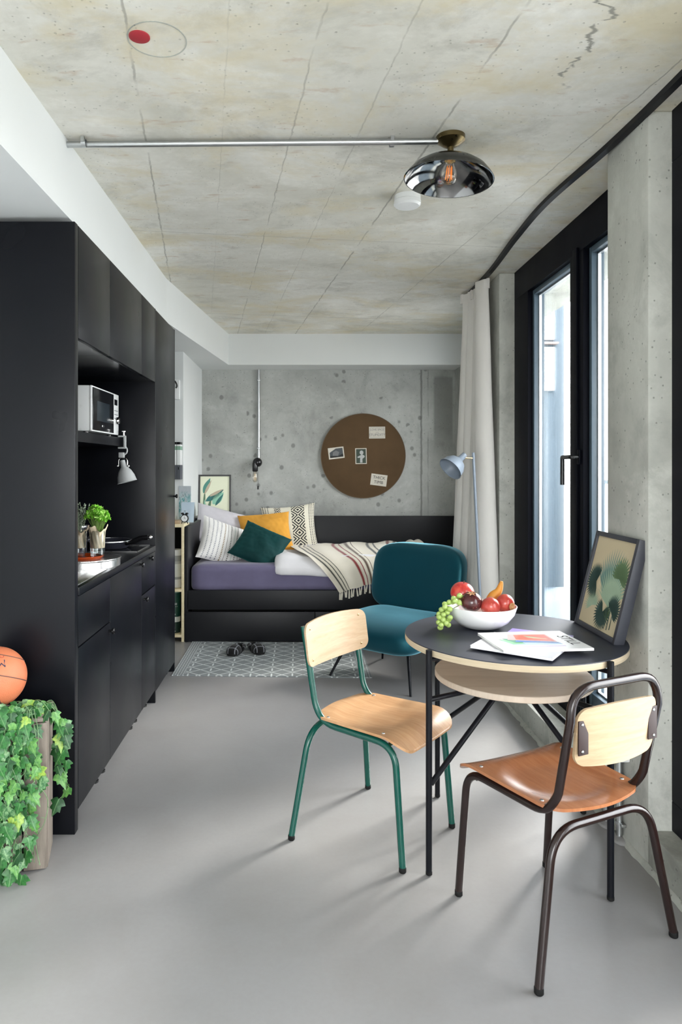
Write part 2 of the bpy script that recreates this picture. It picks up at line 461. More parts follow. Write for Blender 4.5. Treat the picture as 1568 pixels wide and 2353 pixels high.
M['mustard'] = fabric('mustard_cotton', hx('#d79b3f'), 260, 0.85, 0.3, hx('#ffd890'))
M['emerald'] = fabric('emerald_velvet', hx('#083838'), 260, 0.7, 0.4, hx('#3a9a90'), 0.2)
M['teal'] = fabric('teal_velvet', hx('#002f3d'), 340, 0.5, 1.0, hx('#9be8ff'), 0.06, 5, 0.40)
M['curtain'] = fabric('cream_curtain', hx('#d9d6d1'), 240, 0.9, 0.2, None, 0.03)
M['paper_kraft'] = fabric('kraft_paper', hx('#d9c9ad'), 60, 0.8, 0.0, None, 0.08)
M['paper_white'] = fabric('white_paper', hx('#f2f2f0'), 90, 0.7, 0.0, None, 0.02)
M['fringe'] = fabric('cream_wool', hx('#e6dfd0'), 300, 0.9, 0.2, None, 0.06)
M['cork'] = fabric('brown_cork', hx('#5c4934'), 130, 0.9, 0.0, None, 0.10)

def glass(name, tint=(1, 1, 1, 1), gl=0.10):
    t = NT(name); t.n.remove(t.b)
    tr = t.n.new('ShaderNodeBsdfTransparent'); tr.inputs[0].default_value = tint
    gs = t.n.new('ShaderNodeBsdfGlossy'); gs.inputs['Roughness'].default_value = 0.03
    lw = t.n.new('ShaderNodeLayerWeight'); lw.inputs[0].default_value = 0.35
    mx = t.n.new('ShaderNodeMixShader')
    fac = t.math('ADD', t.math('MULTIPLY', lw.outputs['Fresnel'], 0.6), gl * 0.2, clamp=True)
    t.l.new(fac, mx.inputs[0]); t.l.new(tr.outputs[0], mx.inputs[1]); t.l.new(gs.outputs[0], mx.inputs[2]); t.l.new(mx.outputs[0], t.out.inputs[0])
    return t.m
M['pane'] = glass('window_glass', (0.955, 0.965, 0.965, 1), 0.1)
M['glass'] = glass('clear_glass', (0.95, 0.97, 0.97, 1), 0.3)
M['bulb'] = glass('bulb_glass', (1.0, 0.97, 0.92, 1), 0.3)
t = NT('glowing_filament'); t.p(col=hx('#ff9a3c'), emit=hx('#ff8a2a'), emits=0.10, rough=0.4); M['filament'] = t.m
t = NT('pale_filament'); t.p(col=hx('#e8c98e'), rough=0.4); M['filament_off'] = t.m
def rgb(name, h, rough=0.6): return plain(name, hx(h), rough)

# ------------------------------------------------------------------ the room
CZ = 2.55                      # ceiling height
XK = 1.172                     # face of kerb and near pillar
XL, XR = -1.45, 1.62
XO = 1.49                      # outer face of the pillars
YB, YF = 6.66, -2.6            # wall behind the bed, wall behind the viewer
struct('floor', MB().box(XL - 0.2, XR + 0.1, YF - 0.2, YB + 0.2, -0.2, 0.0), M['floor'], 'pale grey poured screed floor with faint cloudy marks', 'floor')
struct('ceiling', MB().box(XL - 0.2, XR, YF - 0.2, YB + 0.2, CZ, CZ + 0.2), M['ceiling'], 'raw concrete ceiling with board joints and yellowish stains', 'ceiling')
struct('wall_back', MB().box(XL - 0.2, XR + 0.1, YB, YB + 0.2, 0, CZ), M['wall_back'], 'bare grey concrete wall behind the bed', 'wall')
struct('wall_left', MB().box(XL - 0.2, XL, YF, 5.60, 0, CZ), M['white_wall'], 'white plastered wall behind the kitchen', 'wall')
struct('wall_left_far', MB().box(XL - 0.2, -0.94, 5.60, YB, 0, CZ), M['white_wall'], 'white plastered wall beside the head of the bed', 'wall')
struct('wall_front', MB().box(XL - 0.2, -1.15, YF - 0.2, YF, 0, CZ).box(1.15, XR + 0.1, YF - 0.2, YF, 0, CZ).box(-1.15, 1.15, YF - 0.2, YF, 0, 0.35).box(-1.15, 1.15, YF - 0.2, YF, 2.45, CZ), M['white_wall'], 'white wall across the room from the bed', 'wall')
# right-hand wall: kerb, pillars, wall by the bed
struct('wall_right', MB().box(1.48, 1.60, 4.95, 5.05, 0, CZ).box(1.48, 1.60, 6.05, YB, 0, CZ).box(1.48, 1.60, 5.05, 6.05, 0, 0.95).box(1.48, 1.60, 5.05, 6.05, 2.3, CZ), M['wall_back'], 'short concrete wall between bed and curtain', 'wall')
struct('pillar_far', MB().box(1.235, XO, 4.32, 4.95, 0, CZ, 0.012), M['concrete'], 'concrete pillar between curtain and balcony door', 'pillar', True)
struct('pillar_near', MB().box(XK, XO, 2.345, 2.66, 0, CZ, 0.012), M['concrete'], 'pitted concrete pillar behind the round table', 'pillar', True)
struct('pillar_rear', MB().box(XK, XO, 0.0, 0.35, 0, CZ, 0.012), M['concrete'], 'concrete pillar beyond the second window', 'pillar', True)
struct('wall_right_rear', MB().box(XK, XO, YF, -2.3, 0, CZ), M['concrete'], 'concrete wall end past the last window', 'wall')
kb = MB()
for (a, b) in ((2.66, 4.32), (0.35, 2.345), (-2.3, 0.0)): kb.box(XK, XR + 0.1, a, b, 0, 0.125, 0.008)
struct('baseboard_right', kb, M['kerb'], 'low concrete kerb under the windows', 'kerb', True)
# crumbled screed along the kerb foot
ed = MB()
rnd = random.Random(4)
def bead_fn(u, v):
    y = -2.2 + 6.4 * u
    w = 0.016 + 0.012 * fbm((y * 6, 0, 0)) + 0.008 * fbm((y * 23, 4, 0))
    return Vector((XK - max(0.004, w) * (1 - v), y, 0.001 + (0.014 + 0.006 * fbm((y * 15, 7, 1))) * math.sin(v * math.pi / 2)))
ed.grid(bead_fn, 420, 4)
struct('trim_1', ed, M['kerb'], 'rough screed bead along the kerb', 'trim', True)
# white beams
bp = [(XL, YF), (-0.855, YF), (-0.855, 4.45), (-0.651, 6.32), (-0.651, YB), (XL, YB)]
struct('ceiling_beam_left', MB().prism(bp, 2.27, CZ), M['white_wall'], 'long white plastered beam above the black kitchen', 'beam')
struct('ceiling_beam_back', MB().box(-0.651, 1.48, 6.32, YB, 2.27, CZ), M['white_wall'], 'white plastered beam above the bed', 'beam')

# ---- windows
M['sash'] = paint('sash_reflected_daylight', hx('#566672'), 0.3)  # blue-grey puts the daylight reflected on the sash faces into their colour
def window(name, label, y0, y1, mulls, z0=0.125, z1=CZ, handle=None, xo=0.0):
    box0 = MB.box
    def sbox(s, a, b, *r, **k): return box0(s, a + xo, b + xo, *r, **k)
    MB.box = sbox
    w = thing(name, (1.39, (y0 + y1) / 2, z0), label, 'window', kind='structure')
    fr = MB()
    fr.box(1.33, 1.425, y0, y1, z1 - 0.175, z1, 0.003)
    fr.box(1.33, 1.425, y0, y1, z0, z0 + 0.10, 0.003)
    edges = [y0] + [q for m_ in mulls for q in m_] + [y1]
    jamb = 0.255
    fr.box(1.33, 1.425, y1 - jamb, y1, z0 + 0.1, z1 - 0.175, 0.003)
    fr.box(1.33, 1.425, y0, y0 + 0.06, z0 + 0.1, z1 - 0.175, 0.003)
    obj('window_frame', fr, M['frame_black'], w)
    for (a, b) in mulls:
        mu = obj('mullion', MB().box(1.33, 1.425, a, b, z0 + 0.1, z1 - 0.175, 0.003), M['frame_black'], w)
        obj('cover_strip', MB().box(1.318, 1.331, a + 0.05, a + 0.10, z0 + 0.1, z1 - 0.155, 0.003), M['frame_black'], mu)
    lims = []
    cur = y0 + 0.06
    for (a, b) in mulls: lims.append((cur, a)); cur = b
    lims.append((cur, y1 - jamb))
    for (a, b) in lims:
        s_ = 0.028
        za, zb = z0 + 0.1, z1 - 0.175
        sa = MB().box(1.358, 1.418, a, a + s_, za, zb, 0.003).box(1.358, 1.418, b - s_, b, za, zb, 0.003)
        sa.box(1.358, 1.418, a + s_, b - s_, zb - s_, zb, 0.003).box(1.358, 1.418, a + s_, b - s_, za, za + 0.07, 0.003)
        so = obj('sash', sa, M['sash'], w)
        be = MB()
        i0, i1, j0, j1, q = a + s_, b - s_, za + 0.07, zb - s_, 0.008
        be.box(1.385, 1.40, i0, i0 + q, j0, j1).box(1.385, 1.40, i1 - q, i1, j0, j1).box(1.385, 1.40, i0, i1, j1 - q, j1).box(1.385, 1.40, i0, i1, j0, j0 + q)
        obj('glazing_bead', be, M['zinc'], so, False)
        obj('pane', MB().box(1.405, 1.411, i0, i1, j0, j1), M['pane'], w, False)
    if handle:
        y, z = handle
        h = obj('handle_plate', MB().box(1.318, 1.330, y - 0.014, y + 0.014, z - 0.035, z + 0.035, 0.004), M['frame_black'], w)
        hm = MB().tube(fillet([(1.325, y, z), (1.285, y, z), (1.285, y + 0.105, z), (1.285, y + 0.105, z - 0.135)], 0.006, 3), 0.0105, 10)
        obj('lever', hm, M['black_plastic'], h)
    MB.box = box0
    return w
window('window_1', 'tall black framed balcony door with bright glass and lever handle', 2.66, 4.32, [(3.27, 3.43)], handle=(3.305, 1.395))
window('window_2', 'tall black window frame beside the near concrete pillar', 0.35, 2.345, [(1.2, 1.36)], xo=-0.078)
window('window_3', 'tall black window past the second pillar', -2.3, 0.0, [(-1.2, -1.04)])

w5 = thing('window_5', (1.58, 5.55, 0.95), 'black framed window by the bed, hidden behind the curtain', 'window', kind='structure')
f5 = MB().box(1.53, 1.58, 5.05, 6.05, .95, 1.01).box(1.53, 1.58, 5.05, 6.05, 2.24, 2.3).box(1.53, 1.58, 5.05, 5.11, 1.01, 2.24).box(1.53, 1.58, 5.99, 6.05, 1.01, 2.24)
obj('window_frame', f5, M['frame_black'], w5, False)
obj('pane', MB().box(1.553, 1.558, 5.11, 5.99, 1.01, 2.24), M['pane'], w5, False)
w4 = thing('added_window_4', (0, YF - 0.1, 0.35), 'wide black framed window added out of view for frontal light, in the white wall across from the bed', 'window', kind='structure')  # unseen window and opening, added to light the bed end from the front
f4 = MB().box(-1.15, 1.15, YF - .14, YF - .08, .35, .42).box(-1.15, 1.15, YF - .14, YF - .08, 2.38, 2.45)
for x_ in (-1.15, -.035, 1.08): f4.box(x_, x_ + .07, YF - .14, YF - .08, .42, 2.38)
obj('window_frame', f4, M['frame_black'], w4, False)
for (a, b) in ((-1.08, -.035), (.035, 1.08)): obj('pane', MB().box(a, b, YF - .112, YF - .107, .42, 2.38), M['pane'], w4, False)

# ---- outside: balcony, railing, neighbouring wing
t = NT('outside_render'); n = t.noise(t.co(), 3, 4)
t.p(col=t.mix(n, hx('#4f5c66'), hx('#586670')), rough=0.8); M['facade'] = t.m
M['outside_white'] = plaster('outside_white_render', hx('#dfe3e6'))
M['rail_grey'] = paint('railing_grey', hx('#8a95a0'), 0.4)
struct('balcony_slab', MB().box(XR + 0.1, 3.2, -3, 7.6, -0.1, 0.03), M['facade'], 'pale balcony floor outside the windows', 'balcony')
struct('balcony_above', MB().box(XR, 2.15, -3, 7.6, 2.66, 2.84), M['concrete'], 'concrete slab of the balcony above', 'balcony')
rl = thing('balcony_railing', (3.1, 2.4, 0.03), 'blue grey balcony railing of thin upright bars outside the glass', 'railing')
obj('top_rail', MB().box(3.08, 3.13, -2.9, 7.5, 1.17, 1.21, 0.005), M['rail_grey'], rl)
obj('bottom_rail', MB().box(3.09, 3.12, -2.9, 7.5, 0.12, 0.15, 0.003), M['rail_grey'], rl)
barm = None
for i in range(86):
    y = -2.85 + i * 0.12
    if barm is None:
        o_ = obj('bar', MB().box(-0.008, 0.008, -0.008, 0.008, 0.03, 1.17), M['rail_grey'], rl, False, local=True); barm = o_.data
        o_.location = (3.105 - rl.location.x, y - rl.location.y, -0.03)
    else:
        o_ = bpy.data.objects.new('bar', barm); C.objects.link(o_); o_.parent = rl; o_.location = (3.105 - rl.location.x, y - rl.location.y, -0.03)
wg = thing('neighbouring_building', (2.1, 8.4, -0.1), 'pale building wing with white louvred shutters seen through the balcony door', 'building')
obj('wall', MB().box(1.4, 2.92, 7.7, 9.0, -0.1, 5.5), M['facade'], wg, False)
for (z0, z1) in ((2.74, 3.28), (2.18, 2.66)):
    f_ = obj('window_panel', MB().box(2.40, 2.80, 7.66, 7.70, z0, z1, 0.004), M['outside_white'], wg)
    obj('pane', MB().box(2.735, 2.765, 7.645, 7.66, z0 + 0.06, z1 - 0.06), M['pane'], f_, False)
    k = 0
    zz = z0 + 0.05
    while zz < z1 - 0.06:
        obj('louvre', MB().box(2.60, 2.69, 7.64, 7.66, zz, zz + 0.022), M['rail_grey'], f_, False); zz += 0.045
obj('ledge', MB().box(2.40, 2.83, 7.62, 7.70, 2.69, 2.71), rgb('ledge_red', '#a08a84'), wg, False)

# ---- curtain rail on the ceiling
rp = [(1.165, -2.0), (1.168, 1.2), (1.165, 2.1), (1.15, 2.57), (1.108, 3.13), (1.122, 3.62), (1.162, 4.25), (1.170, 4.95)]
def crv(pts, n=10):
    out = []
    P = [Vector(p) for p in pts]
    for i in range(len(P) - 1):
        a, b, c_, d = P[max(i - 1, 0)], P[i], P[i + 1], P[min(i + 2, len(P) - 1)]
        for k in range(n):
            t_ = k / n
            out.append(0.5 * ((2 * b) + (c_ - a) * t_ + (2 * a - 5 * b + 4 * c_ - d) * t_ ** 2 + (3 * b - a - 3 * c_ + d) * t_ ** 3))
    out.append(P[-1]); return out
path = crv([Vector((p[0], p[1], 0)) for p in rp])
rm = MB()
vs = []; fs = []
for q in path:
    for dx, dz in ((-0.013, CZ), (0.013, CZ), (0.013, CZ - 0.020), (-0.013, CZ - 0.020)): vs.append((q.x + dx, q.y, dz))
for i in range(len(path) - 1):
    for k in range(4): fs.append((i * 4 + k, i * 4 + (k + 1) % 4, i * 4 + 4 + (k + 1) % 4, i * 4 + 4 + k))
fs += [(0, 1, 2, 3), tuple(len(vs) - 4 + k for k in (3, 2, 1, 0))]
one('curtain_rail', rm.add(vs, fs), M['steel_black'], 'slim black curtain rail curving along the concrete ceiling', 'rail', smooth=False)

# ---- curtain, drawn aside against the far pillar
def curtain_fn(u, v):
    # u along the width (near edge to far edge), v from top to bottom
    Y = 4.36 + 0.52 * u
    flare = 0.35 + 0.65 * v
    nfold = 6.2
    ph = u * nfold * 2 * math.pi
    amp = 0.030 + 0.040 * v
    X = 1.165 - 0.018 * math.sin(u * 9 + 1) + amp * math.sin(ph + 0.5 * math.sin(v * 3)) * (1.0 - 0.2 * u)
    X -= 0.075 * v * (0.35 + 0.75 * u) * 1.0
    X += 0.055 * v * math.exp(-(u / 0.16) ** 2)
    X += 0.006 * fbm((u * 6, v * 4, 3))
    Y += amp * 0.9 * math.cos(ph * 1.0 + 0.6) - 0.10 * v * (1 - u)
    Z = 2.525 - v * 2.505
    if v < 0.03: X += 0.008 * math.sin(ph * 2)
    return Vector((X, Y, Z))
cu = thing('curtain', (1.15, 4.6, 0.02), 'cream floor length curtain gathered beside the balcony door', 'curtain')
obj('cloth', MB().grid(curtain_fn, 150, 60), M['curtain'], cu, ang=180)
for i in range(6):
    u = 0.02 + i * 0.19
    q = curtain_fn(u, 0.0)
    obj('gathering_tape', MB().box(q.x - 0.010, q.x + 0.010, q.y - 0.018, q.y + 0.018, 2.465, 2.530, 0.004), M['curtain'], cu)

# ------------------------------------------------------------------ ceiling fittings
cd = thing('ceiling_conduit', (-0.2, 2.545, CZ - 0.03), 'galvanised conduit pipe running across the ceiling to the lamp', 'conduit')
obj('pipe', MB().tube([(-0.862, 2.555, CZ - 0.018), (0.50, 2.530, CZ - 0.018)], 0.011, 14), M['zinc'], cd)
for xx in (-0.79, 0.335):
    cl = MB().lathe([(0.0125, -0.008), (0.015, -0.008), (0.015, 0.008), (0.0125, 0.008)], 20, (xx, 2.5425, CZ - 0.018), Matrix.Rotation(math.pi / 2, 4, 'Y'), close=True)
    cl.box(xx - 0.006, xx + 0.006, 2.522, 2.528, CZ - 0.02, CZ)
    obj('pipe_clip', cl, M['zinc'], cd)
cl = thing('ceiling_lamp', (0.547, 2.53, CZ - 0.2), 'smoked metal bowl ceiling lamp with glowing filament bulb', 'lamp')
obj('ceiling_rose', MB().lathe([(0.052, 0.0), (0.052, -0.016), (0.047, -0.019), (0.030, -0.032), (0.013, -0.040), (0.0, -0.040)], 36, (0.547, 2.53, CZ)), M['bronze'], cl)
obj('stem', MB().lathe([(0.011, -0.036), (0.011, -0.066), (0.017, -0.070), (0.022, -0.080), (0.0, -0.080)], 20, (0.547, 2.53, CZ)), M['bronze'], cl)
R = Matrix.Rotation(math.radians(5), 4, 'Y') @ Matrix.Rotation(math.radians(-1), 4, 'X') @ Matrix.Diagonal((1, 1, 0.84, 1))
prof = [(0.012, 0.0), (0.032, -0.004), (0.040, -0.012), (0.070, -0.022), (0.105, -0.042), (0.134, -0.066), (0.153, -0.093), (0.160, -0.108), (0.162, -0.110)]
sc_ = (0.547, 2.53, CZ - 0.066)
sh = obj('lamp_shade', MB().lathe([(0.0, 0.0)] + prof, 64, sc_, R, cap=False), M['shade_dark'], cl, ang=60)
# inner bright skin, 2 mm inside
pin = [(max(0.0, r - 0.0025), z - 0.0025) for (r, z) in prof[:-1]] + [(0.1605, -0.1095)]
mbi = MB().lathe([(0.0, -0.0025)] + pin, 64, sc_, R)
mbi.f = [f for f in mbi.f if len(f) == 4]
obj('reflector', mbi, M['shade_in'], cl, ang=60)
mbs = MB().lathe([(0.0, -0.002), (0.020, -0.004), (0.020, -0.030), (0.014, -0.032), (0.0, -0.032)], 20, sc_, R)
obj('bulb_holder', mbs, M['brass'], cl)
bl = obj('bulb', MB().lathe([(0.013, -0.030), (0.016, -0.042), (0.025, -0.062), (0.031, -0.088), (0.031, -0.104), (0.024, -0.120), (0.012, -0.128), (0.0, -0.130)], 24, sc_, R), M['bulb'], cl, ang=80)
fm = MB()
for k in range(7):
    a = k * 2 * math.pi / 7
    p0 = R @ Vector((0.009 * math.cos(a), 0.009 * math.sin(a), -0.052)); p1 = R @ Vector((0.012 * math.cos(a), 0.012 * math.sin(a), -0.110))
    fm.tube([p0 + Vector(sc_), p1 + Vector(sc_)], 0.0011, 6)
obj('filament', fm, M['filament'], bl)
sd = thing('smoke_detector', (0.476, 3.09, CZ - 0.045), 'round white smoke detector behind the ceiling lamp', 'detector')
obj('base', MB().lathe([(0.058, CZ), (0.058, CZ - 0.020), (0.055, CZ - 0.022)], 40, (0.476, 3.09, 0)), M['white_plastic'], sd)
obj('cover', MB().lathe([(0.054, CZ - 0.022), (0.060, CZ - 0.024), (0.060, CZ - 0.038), (0.052, CZ - 0.046), (0.0, CZ - 0.048)], 40, (0.476, 3.09, 0)), M['white_plastic'], sd)
rc = thing('ceiling_junction_cap', (-0.448, 1.94, CZ - 0.006), 'faded red round cap set into the concrete ceiling', 'cap')
obj('cap', MB().lathe([(0.029, CZ), (0.029, CZ - 0.003), (0.024, CZ - 0.005), (0.0, CZ - 0.005)], 28, (-0.448, 1.94, 0)), M['red_plastic'], rc)
obj('cast_ring', MB().lathe([(0.083, CZ), (0.083, CZ - 0.0015), (0.080, CZ - 0.0015), (0.080, CZ)], 44, (-0.402, 1.955, 0), close=True), M['kerb'], rc)

# ------------------------------------------------------------------ back wall: wall lamp, cork board
wy = YB
xl = (595 - VX) / FPX * wy
wlp = thing('wall_lamp', (xl, wy - 0.05, 1.30), 'black ball wall lamp with bare bulb under a vertical steel pipe', 'lamp')
obj('conduit', MB().tube([(xl, wy - 0.016, 2.27), (xl, wy - 0.016, 1.40)], 0.011, 12), M['zinc'], wlp)
for z in (2.17, 1.52):
    obj('pipe_clip', MB().box(xl - 0.016, xl + 0.016, wy - 0.030, wy, z - 0.007, z + 0.007, 0.003), M['zinc'], wlp)
obj('ball_joint', MB().ell((xl - 0.010, wy - 0.045, 1.385), (0.045, 0.045, 0.045), 24, 14), M['black_plastic'], wlp)
obj('bulb_holder', MB().lathe([(0.024, 0.03), (0.026, 0.0), (0.026, -0.045), (0.022, -0.055), (0.0, -0.055)], 24, (xl - 0.032, wy - 0.06, 1.352)), M['black_plastic'], wlp)
bb = obj('bulb', MB().lathe([(0.014, 0.0), (0.022, -0.02), (0.024, -0.05), (0.022, -0.085), (0.012, -0.10), (0.0, -0.102)], 20, (xl - 0.032, wy - 0.06, 1.298)), M['bulb'], wlp)
fm = MB()
for k in range(5):
    a = k * 2 * math.pi / 5
    fm.tube([(xl - 0.032 + 0.006 * math.cos(a), wy - 0.06 + 0.006 * math.sin(a), 1.275), (xl - 0.032 + 0.009 * math.cos(a), wy - 0.06 + 0.009 * math.sin(a), 1.215)], 0.0012, 5)
obj('filament', fm, M['filament_off'], bb)
pc = obj('pull_cord', MB().tube([(xl - 0.004, wy - 0.065, 1.35), (xl - 0.003, wy - 0.066, 1.16)], 0.0022, 6), M['black_plastic'], wlp)
obj('cord_end', MB().lathe([(0.003, 0.02), (0.008, 0.012), (0.009, -0.016), (0.0, -0.018)], 12, (xl - 0.003, wy - 0.066, 1.145)), M['black_plastic'], pc)

cx, cz_, cr = 0.602, 1.447, 0.405
cb = thing('cork_board', (cx, wy - 0.02, cz_ - cr), 'round brown cork pinboard on the concrete wall above the bed', 'pinboard')
RX = Matrix.Rotation(math.pi / 2, 4, 'X')
obj('cork_disc', MB().lathe([(cr - 0.006, 0.0), (cr - 0.006, 0.018), (cr - 0.009, 0.020), (0.0, 0.020)], 96, (cx, wy - .001, cz_), RX), M['cork'], cb)
obj('rim', MB().lathe([(cr - 0.006, 0.0), (cr, 0.0), (cr, 0.022), (cr - 0.006, 0.022)], 96, (cx, wy - .001, cz_), RX, close=True), rgb('rim_wood', '#5c4a33'), cb)
M['ink'] = rgb('print_black_ink', '#232323', 0.7)
M['ink_grey'] = rgb('print_grey_ink', '#77787a', 0.7)
M['card'] = rgb('card_stock', '#d5d0c4', 0.7)
M['ink_mid'] = rgb('print_mid_grey', '#4d5256', 0.7)
M['ink_pale'] = rgb('print_pale_grey', '#b9bcbb', 0.7)
M['green_ink'] = rgb('print_dark_green', '#3d4a40', 0.7)
def card(px, py, wpx, hpx, rot, label):
    c_ = at(px, py, wy - 0.022); y = wy - 0.0205
    Mx = frame_M((c_.x, y, c_.z), (math.cos(rot), 0, math.sin(rot)), (-math.sin(rot), 0, math.cos(rot)))
    w_, h_ = wpx / FPX * wy, hpx / FPX * wy
    r_ = thing('pinned_card', (c_.x, y, c_.z - h_ / 2), label, 'card', 'cards pinned on the cork board')
    obj('paper', MB().box(-w_ / 2, w_ / 2, -h_ / 2, h_ / 2, 0.0, 0.0015, M=Mx), M['card'], r_, False)
    return r_, Mx, w_, h_
r_, Mx, w_, h_ = card(867, 994, 37, 27, 0.01, 'cream card lettered about love and stupidity, top right of the cork board')
Mt = Mx @ Matrix.Translation((0, 0, 0.002))
obj('border_print', MB().box(-w_ * .44, w_ * .44, h_ * .40, h_ * .42, 0.0015, 0.002, M=Mx).box(-w_ * .44, w_ * .44, -h_ * .42, -h_ * .40, 0.0015, 0.002, M=Mx).box(-w_ * .44, -w_ * .43, -h_ * .42, h_ * .42, 0.0015, 0.002, M=Mx).box(w_ * .43, w_ * .44, -h_ * .42, h_ * .42, 0.0015, 0.002, M=Mx), M['ink_grey'], r_, False)
obj('lettering', text_mb('LOVE SPICE', 0.0255, Mt @ Matrix.Translation((0, h_ * .24, 0))), M['ink_grey'], r_, False)
obj('lettering', text_mb('STUPIDITY', 0.033, Mt @ Matrix.Translation((0, -h_ * .20, 0))), M['ink_grey'], r_, False)
obj('print_mark', MB().box(-0.012, -0.004, -0.001, 0.002, 0.0015, 0.002, M=Mx).box(0.002, 0.013, -0.001, 0.002, 0.0015, 0.002, M=Mx), M['ink_grey'], r_, False)
r_, Mx, w_, h_ = card(871, 1103, 37, 26, -0.13, 'cream card with blocky black lettering, lowest on the cork board')
Mt = Mx @ Matrix.Translation((0, 0, 0.002))
obj('lettering', text_mb('THICK', 0.040, Mt @ Matrix.Translation((0, h_ * .19, 0)), 0.0003), M['ink'], r_, False)
obj('lettering', text_mb('TIMB', 0.040, Mt @ Matrix.Translation((0, -h_ * .21, 0)), 0.0003), M['ink'], r_, False)
r_, Mx, w_, h_ = card(773, 1041, 36, 26, 0.12, 'tilted black and white landscape photo card on the cork board')
obj('photo_print', MB().poly([(-w_ * .42, -h_ * .38, .0018), (w_ * .43, -h_ * .38, .0018), (w_ * .43, h_ * .40, .0018), (w_ * .0, h_ * .40, .0018), (-w_ * .42, h_ * .08, .0018)], Mx), M['ink_mid'], r_, False)
obj('photo_print', MB().poly([(-w_ * .25, -h_ * .2, .0022), (w_ * .1, -h_ * .25, .0022), (w_ * .2, h_ * .05, .0022), (w_ * .0, h_ * .22, .0022), (-w_ * .2, h_ * .1, .0022)], Mx), M['ink_grey'], r_, False)
obj('photo_print', MB().poly([(-w_ * .42, -h_ * .38, .0024), (w_ * .43, -h_ * .38, .0024), (w_ * .43, -h_ * .1, .0024), (w_ * .1, -h_ * .28, .0024), (-w_ * .42, -h_ * .2, .0024)], Mx), M['ink'], r_, False)
r_, Mx, w_, h_ = card(830, 1048, 26, 36, 0.02, 'upright black and white portrait photo card in the middle of the cork board')
obj('photo_print', MB().poly([(-w_ * .43, -h_ * .45, .0018), (w_ * .43, -h_ * .45, .0018), (w_ * .43, h_ * .45, .0018), (-w_ * .43, h_ * .45, .0018)], Mx), M['green_ink'], r_, False)
obj('photo_figure', MB().poly([(-w_ * .14, h_ * .02, .0022), (-w_ * .33, -h_ * .05, .0022), (-w_ * .28, -h_ * .12, .0022), (-w_ * .08, -h_ * .10, .0022), (-w_ * .1, -h_ * .42, .0022), (w_ * .12, -h_ * .42, .0022), (w_ * .12, -h_ * .18, .0022), (w_ * .34, -h_ * .05, .0022), (w_ * .28, h_ * .04, .0022), (w_ * .1, h_ * .1, .0022)], Mx).poly([(math.cos(k * .628) * w_ * .17 + w_ * .05, math.sin(k * .628) * h_ * .14 + h_ * .22, .0024) for k in range(10)], Mx), M['ink_pale'], r_, False)

# ------------------------------------------------------------------ kitchen
XF = -0.827                    # plane of the kitchen fronts
KT = 2.25
one('kitchen_side_panel', MB().box(XL + .002, XF, 2.554, 2.592, 0, KT, 0.002), M['black'], 'tall matt black end panel of the kitchen, beside the ivy crate', 'panel')
units = [(2.594, 3.030), (3.030, 3.635), (3.635, 3.968)]
fb = 0.020
def front(name, y0, y1, z0, z1, parent, g=0.0018):
    return obj(name, MB().box(XF - fb, XF, y0 + g, y1 - g, z0 + g, z1 - g, 0.0012), M['black'], parent)
def knob(y, z, parent):
    return obj('knob', MB().lathe([(0.006, 0.0), (0.006, 0.012), (0.013, 0.016), (0.013, 0.024), (0.010, 0.027), (0.0, 0.027)], 20, (XF, y, z), Matrix.Rotation(math.pi / 2, 4, 'Y')), M['black_plastic'], parent)
def legs(y0, y1, parent, zt):
    for y in (y0 + 0.05, y1 - 0.05):
        for x in (-0.885, -1.38):
            obj('leg', MB().lathe([(0.022, 0.0), (0.022, 0.008), (0.016, 0.012), (0.016, zt)], 14, (x, y, 0)), M['black_plastic'], parent)
base_lab = ['black base cabinet with drawer over door under the steel sink', 'black base cabinet with one tall plain door beside the sink', 'narrow black base cabinet with drawer over door under the hob']
for i, (a, b) in enumerate(units):
    r_ = thing('base_cabinet', ((XL + XF) / 2, (a + b) / 2, 0), base_lab[i], 'cabinet', 'black kitchen base cabinets')
    obj('body', MB().box(XL + 0.01, XF - fb - 0.001, a + 0.001, b - 0.001, 0.075, 0.868), M['black'], r_, False)
    if i == 1:
        d = front('door', a, b, 0.073, 0.868, r_); knob(b - 0.055, 0.845, d)
    else:
        front_dr = front('drawer', a, b, 0.677, 0.868, r_); d = front('door', a, b, 0.073, 0.675, r_)
        if i == 0: knob(b - 0.025, 0.640, d)
        else: knob(a + 0.045, 0.648, d); knob(b - 0.16, 0.848, front_dr)
    legs(a, b, r_, 0.075)
one('worktop', MB().box(XL + .002, XF + 0.004, 2.593, 3.968, 0.870, 0.900, 0.002), M['black'], 'slim black kitchen worktop running between the end panels', 'worktop')
tall = thing('tall_cabinet', ((XL + XF) / 2, 4.27, 0), 'full height black cabinet at the far end of the kitchen', 'cabinet')
obj('body', MB().box(XL + 0.01, XF - fb - 0.001, 3.990, 4.575, 0.06, KT - 0.01), M['black'], tall, False)
obj('side_panel', MB().box(XL + .002, XF, 3.970, 3.988, 0.0, KT, 0.0012), M['black'], tall)
obj('side_panel', MB().box(XL + .002, XF, 4.577, 4.595, 0.0, KT, 0.0012), M['black'], tall)
d = obj('door', MB().box(XF - fb, XF, 3.991, 4.574, 0.062, KT - 0.004, 0.0012), M['black'], tall); knob(4.545, 1.155, d)
legs(3.99, 4.575, tall, 0.06)
wall_lab = ['black wall cabinet nearest the kitchen end panel', 'wide black wall cabinet in the middle of the row', 'narrow black wall cabinet next to the tall cabinet']
for i, (a, b) in enumerate(units):
    r_ = thing('wall_cabinet', ((XL + XF) / 2, (a + b) / 2, 1.828), wall_lab[i], 'cabinet', 'black kitchen wall cabinets')
    obj('body', MB().box(XL + 0.01, XF - fb - 0.001, a + 0.001, b - 0.001, 1.832, KT), M['black_gloss'], r_, False)
    front('door', a, b, 1.828, KT, r_)
